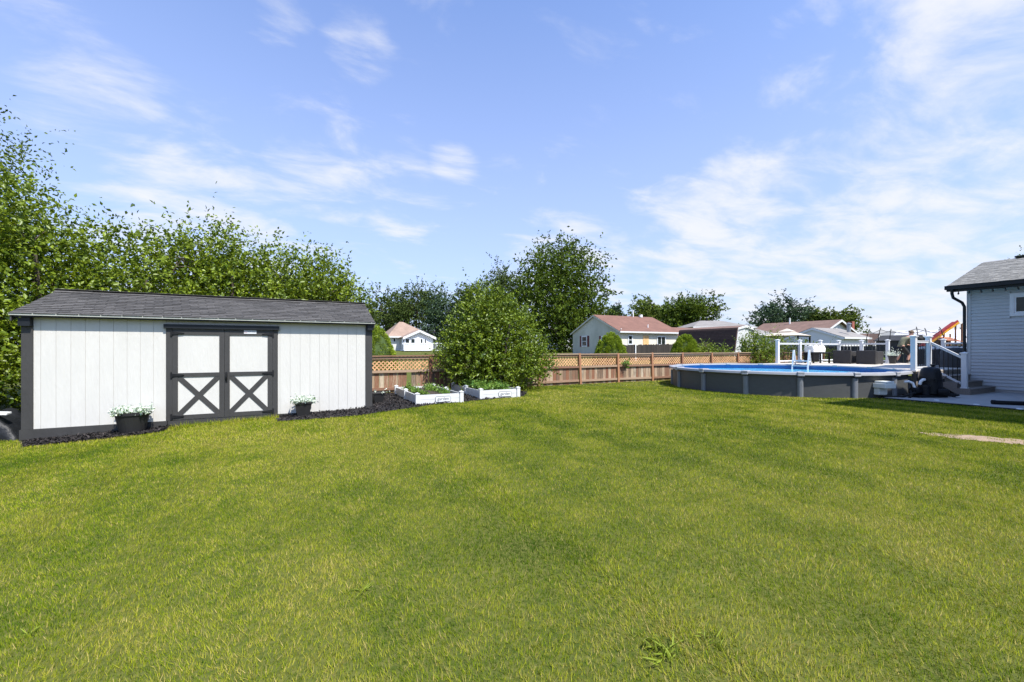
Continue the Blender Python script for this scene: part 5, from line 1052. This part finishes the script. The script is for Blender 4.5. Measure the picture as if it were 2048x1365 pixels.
for (x0, z0_), (x1, z1_) in zip(prof[:-1], prof[1:]): tr.bar((x0, -.15, z0_ - .03), (x1, -.15, z1_ - .03), .04, .16, (0, 1, 0)) if False else tr.ext([(x0, -.16, z0_ - .16), (x1, -.16, z1_ - .16), (x1, -.16, z1_ + .04), (x0, -.16, z0_ + .04)], (0, .03, 0))
tr.obj('rake_trim', M['white_far'], bn)
for k in range(int((zp - .3) / .16)):
    z_ = .2 + k * .16; hw = W_ / 2 - .1 if z_ < zb_ else (W_ / 2 - .1 - .42 * (z_ - zb_) / (zt - zb_) if z_ < zt else max(.1, (W_ / 2 - .5) * (zp - z_) / (zp - zt)))
    bx('siding_board', bn, M['white_far'], W_ / 2 - hw, W_ / 2 + hw, -.03, -.005, z_, z_ + .145, (R(4), 0, 0))
# grey hip roof house
def hip_house(name, label, px, Z, wpx, yr, ye, rl, wall, roof, dep, rr=(0, 0)):
    uu, vv = W(px, Z); gz = G(uu, vv); t_ = thing(name, label, 'house', (uu, vv, gz), -YAW); hw = wpx * Z / F / 2; re = zat(ye, Z) - gz; rz = zat(yr, Z) - gz; rl2 = rl * Z / F / 2
    MB().box(-hw + .5, hw - .5, .5, dep - .5, -.3, re).obj('wall', wall, t_)
    A, B, C, D2 = (-hw, 0, re), (hw, 0, re), (hw, dep, re), (-hw, dep, re); P_, Q_ = (-rl2 + rr[0], dep / 2, rz), (rl2 + rr[0], dep / 2, rz)
    MB().add([A, B, C, D2, P_, Q_], [(0, 1, 5, 4), (1, 2, 5), (2, 3, 4, 5), (3, 0, 4), (3, 2, 1, 0)]).obj('roof', roof, t_)
    bx('gutter', t_, M['white_far'], -hw, hw, -.08, -.0, re - .18, re + .02); return t_, hw, re, rz, gz
t_, hw, re, rz, gz = hip_house('hip_roof_house', 'house with weathered grey hip roof behind the gambrel barn', 1450, 62, 128, 638, 654, 46, M['white_far'], M['roof_grey'], 9); MB().tube([(-.6, 4.5, rz - .1), (-.6, 4.5, rz + .5)], .12, 8).obj('vent_pipe', M['black_metal'], t_)
t_, hw, re, rz, gz = hip_house('porch_roof', 'lower grey hip roof joined to the grey roofed house', 1512, 57, 84, 651, 668, 8, M['white_far'], M['roof_grey'], 6)
# brown gable roof house
bh = gable_house('brown_roof_house', 'long house with brown shingle roof and white gable end', 58.6, 67.2, 30.2, 39.5, 3.2, 5.0, 'v', M['white_far'], M['roof_brown'], .5); MB().tube([(3.6, 5.6, 3.6), (3.6, 5.6, 4.5)], .09, 8).obj('vent_pipe', M['pvc'], bh)
# pale grey garage
ga = gable_house('grey_garage', 'pale grey garage with low grey roof behind the deck railing', 44.0, 48.6, 20.8, 25.6, 2.40, 3.28, 'u', M['white_far'], M['roof_grey'], .22, gable_m=M['grey_far'], cat='garage'); MB().tube([(2.3, .5, 2.3), (2.3, .5, 3.1)], .16, 10).lathe([(.22, 0), (.22, .06), (.03, .14)], 10, (2.3, .5, 3.05)).obj('vent_pipe', M['pipe_steel'], ga)
# further white gable with brown roof and brick chimney
uu, vv = W(1728, 66); wg = gable_house('white_gable_house', 'small white gabled house with brown roof and brick chimney', uu - 1, uu + 2.4, vv - 1.5, vv + 8, 2.1, 3.55, 'v', M['white_far'], M['roof_brown'], .3); bx('chimney', wg, M['brick'], 2.2, 2.9, 3.6, 4.3, 2.0, 4.55)
# cottage with white veranda beyond the left of the fence
CZ = 62.; cu, cvv = W(818, CZ); cgz = G(cu, cvv); ct_ = thing('white_cottage', 'white cottage with tan hip roof, front gable and white railed deck', 'house', (cu, cvv, cgz), 0)
sc = CZ / F
def cx(px): return on_v(px, cvv)[0] - cu
re = zat(673.5, CZ) - cgz; rz = zat(644.5, CZ + 3) - cgz; x0, x1 = cx(774), cx(868)
MB().box(x0 + .6, x1 - .6, .0, 6.5, -.3, re).obj('wall', M['white_far'], ct_)
MB().add([(x0, -.5, re), (x1, -.5, re), (x1, 7, re), (x0, 7, re), (cx(811) - .2, 3.1, rz), (cx(811) + .4, 3.4, rz)], [(0, 1, 5, 4), (1, 2, 5), (2, 3, 4, 5), (3, 0, 4), (3, 2, 1, 0)]).obj('roof', M['roof_tan'], ct_)
bx('gutter', ct_, M['white_far'], x0, x1, -.6, -.5, re - .2, re + .03)
gx0, gx1 = cx(798), cx(859); gm_ = (gx0 + gx1) / 2; gpz = zat(662, CZ - 2) - cgz; ge_ = zat(675.5, CZ - 2) - cgz; gy = -2.6
MB().ext([(gx0 + .25, gy, .0), (gx1 - .25, gy, .0), (gx1 - .25, gy, ge_), (gm_, gy, gpz - .1), (gx0 + .25, gy, ge_)], (0, 3, 0)).obj('porch_wall', M['white_far'], ct_)
MB().slab([(gx0 - .1, gy - .4, ge_ - .1), (gm_, gy - .4, gpz), (gm_, 2.5, gpz), (gx0 - .1, 2.5, ge_ - .1)], .12).slab([(gm_, gy - .4, gpz), (gx1 + .1, gy - .4, ge_ - .1), (gx1 + .1, 2.5, ge_ - .1), (gm_, 2.5, gpz)], .12).obj('porch_roof', M['roof_tan'], ct_)
MB().ext([(gx0 - .1, gy - .45, ge_ - .3), (gm_, gy - .45, gpz - .2), (gm_, gy - .45, gpz + .12), (gx0 - .1, gy - .45, ge_ + .02)], (0, .04, 0)).ext([(gx1 + .1, gy - .45, ge_ - .3), (gm_, gy - .45, gpz - .2), (gm_, gy - .45, gpz + .12), (gx1 + .1, gy - .45, ge_ + .02)], (0, .04, 0)).obj('rake_trim', M['vinyl'], ct_)
for pa, pb in ((804, 809), (810, 819.5), (821, 830.5), (840, 846), (848, 853)): window(ct_, 'v', on_v(pa, cvv + gy)[0] - cu, on_v(pb, cvv + gy)[0] - cu, zat(689, CZ - 2.6) - cgz, zat(677, CZ - 2.6) - cgz, gy)
window(ct_, 'v', cx(786), cx(791.5), zat(685, CZ) - cgz, zat(676.5, CZ) - cgz, 0); window(ct_, 'v', cx(796.5), cx(799.5), zat(690, CZ) - cgz, zat(678, CZ) - cgz, 0)
dz_ = zat(700.5, CZ - 5) - cgz; dx0, dx1 = cx(792), cx(866); MB().box(dx0, dx1, -5.0, gy - .01, 0, dz_).obj('deck', M['grey_far'], ct_)
rl_ = MB(); rl_.box(dx0, dx1, -5.0, -4.9, dz_ + .85, dz_ + .95).box(dx0, dx1, -5.0, -4.9, dz_ + .1, dz_ + .18); ro_ = rl_.obj('deck_rail', M['vinyl'], ct_)
for k in range(7): bx('deck_post', ct_, M['vinyl'], dx0 + k * (dx1 - dx0) / 6 - .06, dx0 + k * (dx1 - dx0) / 6 + .06, -5.01, -4.88, dz_, dz_ + 1.05)
for k in range(26): bx('baluster', ct_, M['vinyl'], dx0 + .1 + k * (dx1 - dx0 - .2) / 25 - .02, dx0 + .1 + k * (dx1 - dx0 - .2) / 25 + .02, -4.97, -4.93, dz_ + .18, dz_ + .85)
# long low tan house
uu, vv = W(895, 78); gable_house('long_low_house', 'long low tan house with brown roof beyond the cottage', uu - 4, uu + 9, vv, vv + 7, 3.55, 4.55, 'u', M['tan_siding'], M['roof_tan'], .5)
lh = bpy.data.objects['long_low_house']; window(lh, 'v', 2.6, 3.8, 1.0, 2.0, 0); window(lh, 'v', 5.6, 6.8, 1.0, 2.0, 0)
uu, vv = W(1139, 95); gable_house('distant_white_house', 'sliver of distant white house beside the stained gable', uu - 3, uu + 3, vv, vv + 8, 4.2, 5.4, 'u', M['white_far'], M['roof_grey'], .4)
# dark stained board fence by the ranch house
def board_fence(name, label, a, b, h0, m, wd_=.15, postm=None, var=.03):
    a = Vector((*a, 0)); b = Vector((*b, 0)); d = b - a; n_ = int(d.length / wd_); t_ = thing(name, label, 'fence', (a.x, a.y, G(a.x, a.y))); an = math.atan2(d.y, d.x); gz = t_.location.z
    cu_ = MB().box(-.5, .5, -.5, .5, -.5, .5).mesh('fence_board', m)
    for k in range(n_):
        q = d * ((k + .5) / n_); zz_ = G(a.x + q.x, a.y + q.y) - gz; hh = h0 + random.uniform(-var, var); link('fence_board', cu_, t_, (q.x, q.y, zz_ + hh / 2 - .02), (0, 0, an), (wd_ - random.uniform(.004, .02), .02, hh))
    nv = Vector((-d.y, d.x, 0)).normalized()
    for z_ in (.3, h0 - .3): MB().bar(nv * .04 + Vector((0, 0, z_)), d + nv * .04 + Vector((0, 0, z_ + G(b.x, b.y) - gz)), .04, .08).obj('rail', m, t_)
    return t_
qa = on_v(1244, 28.5); qb = on_v(1500, 28.5); h_ = zat(690, qa[2] + 2) - G(qa[0], qa[1])
df = board_fence('dark_fence', 'dark stained board fence between the two domed evergreens', qa[:2], qb[:2], h_, M['dark_fence'], .15, var=.04)
pq = on_v(1271, 28.42); bx('pale_post', df, M['pvc'], pq[0] - qa[0] - .04, pq[0] - qa[0] + .04, -.12, -.05, 0, h_ + .02)
board_fence('charcoal_fence', 'charcoal board privacy fence seen through the deck railing', (30.2, 15.6), (30.2, 1.5), 1.50, M['char_fence'], .18, var=.004)
# gazebo
gu, gv = W(1574, 33); gz = G(gu, gv); gzb = thing('gazebo', 'gazebo with two-tier tan canopy and dark legs', 'gazebo', (gu, gv, gz), R(10)); e1 = zat(672, 33) - gz; m1 = zat(664.5, 33) - gz; m2 = zat(660, 33) - gz; r1 = 1.25
MB().add([(-r1, -r1, e1), (r1, -r1, e1), (r1, r1, e1), (-r1, r1, e1), (-.35, -.35, m1), (.35, -.35, m1), (.35, .35, m1), (-.35, .35, m1)], [(0, 1, 5, 4), (1, 2, 6, 5), (2, 3, 7, 6), (3, 0, 4, 7), (4, 5, 6, 7)]).obj('canopy', M['canopy'], gzb)
MB().add([(-.48, -.48, m1 + .02), (.48, -.48, m1 + .02), (.48, .48, m1 + .02), (-.48, .48, m1 + .02), (0, 0, m2 + .1)], [(0, 1, 4), (1, 2, 4), (2, 3, 4), (3, 0, 4), (3, 2, 1, 0)]).obj('vent_canopy', M['canopy'], gzb)
for x_ in (-1.15, 1.15):
    for y_ in (-1.15, 1.15): bx('leg', gzb, M['black_metal'], x_ - .05, x_ + .05, y_ - .05, y_ + .05, -.1, e1)
for s in (-1, 1): bx('beam', gzb, M['black_metal'], -1.2, 1.2, s * 1.18 - .03, s * 1.18 + .03, e1 - .12, e1 - .02)
# trampoline with net
tu, tv = W(1806, 28.5); gz = G(tu, tv); tr_ = thing('trampoline', 'trampoline with tall curved poles and safety net beyond the deck', 'trampoline', (tu, tv, gz), R(-27)); RA = 1.75; TZ = zat(660, 28.5) - gz
MB().lathe([(RA, .62), (RA + .04, .66), (RA, .70), (RA - .28, .70), (RA - .30, .66), (.02, .65)], 40).obj('mat', M['dark_cloth'], tr_, smooth=True)
for k in range(6):
    a = k * math.pi / 3 + .15; c, s = math.cos(a), math.sin(a); MB().tube([(RA * c, RA * s, 0), (RA * c, RA * s, .66)], .03, 8).obj('leg', M['pipe_steel'], tr_); MB().tube([((RA + .05) * c, (RA + .05) * s, .1), ((RA + .16) * c, (RA + .16) * s, .9), ((RA + .16) * c, (RA + .16) * s, TZ * .8), ((RA + .03) * c, (RA + .03) * s, TZ), ((RA - .03) * c, (RA - .03) * s, TZ + .12)], .022, 8).obj('pole', M['black_metal'], tr_, smooth=True)
pts = []
for k in range(37):
    a = k * math.pi / 18 + .15; f = abs(((k % 6) / 6) - .5) * 2; pts.append(((RA - .02) * math.cos(a), (RA - .02) * math.sin(a), TZ - .22 * (1 - f ** 2)))
MB().tube(pts, .014, 6).obj('net_rope', M['black_metal'], tr_)
nb2 = MB(); n_ = 36; nb2.add([(p_[0], p_[1], .7) for p_ in pts[:-1]] + pts[:-1], [(k, (k + 1) % n_, n_ + (k + 1) % n_, n_ + k) for k in range(n_)]); nb2.obj('net', M['net'], tr_)
# wooden play tower with slide
su, sv_ = W(1911, 34); gz = G(su, sv_); ps = thing('play_tower', 'wooden play tower with a red and yellow slide behind the deck', 'playset', (su, sv_, gz), R(-27)); tz = zat(643, 34) - gz; k_ = 34 / F
for x_, y_ in ((0, 0), (0, .9), (.50, 0), (.50, .9)): MB().bar((x_, y_, -.1), (x_, y_, tz - .06 - x_ * .2 - y_ * .9), .08, .08, (0, 1, 0)).obj('post', M['play_wood'], ps)
bx('platform', ps, M['play_wood'], -.05, .60, -.05, .95, .95, 1.02)
sx_, sz_ = (1862 - 1911) * k_, zat(679, 34) - gz
MB().bar((.10, -.10, tz + .02), (sx_ * 1.9, -.10, tz + (sz_ - tz) * 1.9), .05, .19, (0, 0, 1)).obj('slide_side', M['slide_red'], ps); MB().bar((.12, -.16, tz - .11), (sx_ * 1.9, -.16, tz - .11 + (sz_ - tz) * 1.9), .05, .13, (0, 0, 1)).obj('slide_lip', M['slide_yellow'], ps); MB().bar((.10, .14, tz - .04), (sx_ * 1.9, .14, tz - .04 + (sz_ - tz) * 1.9), .45, .04, (0, 0, 1)).obj('slide_bed', M['slide_red'], ps)
MB().bar((.08, 0, tz - .02), (1.5, 0, tz - .62), .06, .09).obj('beam', M['pvc'], ps); MB().bar((.45, .1, tz - .5), (1.1, -.2, tz - 1.9), .04, .05).obj('brace', M['pvc'], ps)
for k in range(5): bx('side_board', ps, M['play_wood'], -1.25, .62, 1.0, 1.04, .15 + k * .17, .30 + k * .17)
MB().slab([(-1.5, -.1, zat(678, 34) - gz - .1), (.5, -.1, zat(682, 34) - gz - .1), (.5, 1.0, zat(675, 34) - gz), (-1.5, 1.0, zat(672, 34) - gz)], .05).obj('low_roof', M['rust'], ps)
bx('low_wall', ps, M['play_wood'], -1.35, .45, .9, .98, -.1, zat(676, 34) - gz)
# far metal building and dark-roofed shed
uu, vv = W(1800, 74); mb_ = gable_house('metal_building', 'long tan building with pale metal roof beyond the trampoline', uu, uu + 9, vv - 21, vv + 1.5, 2.35, 4.4, 'v', M['canopy'], M['metal_roof'], .5, cat='building')
uu, vv = W(1772, 52); gable_house('dark_shed', 'low charcoal shed behind the trampoline net', uu, uu + 4, vv - 2.6, vv + 1, 2.3, 2.9, 'v', M['char_fence'], M['roof_dark'], .2, cat='shed')
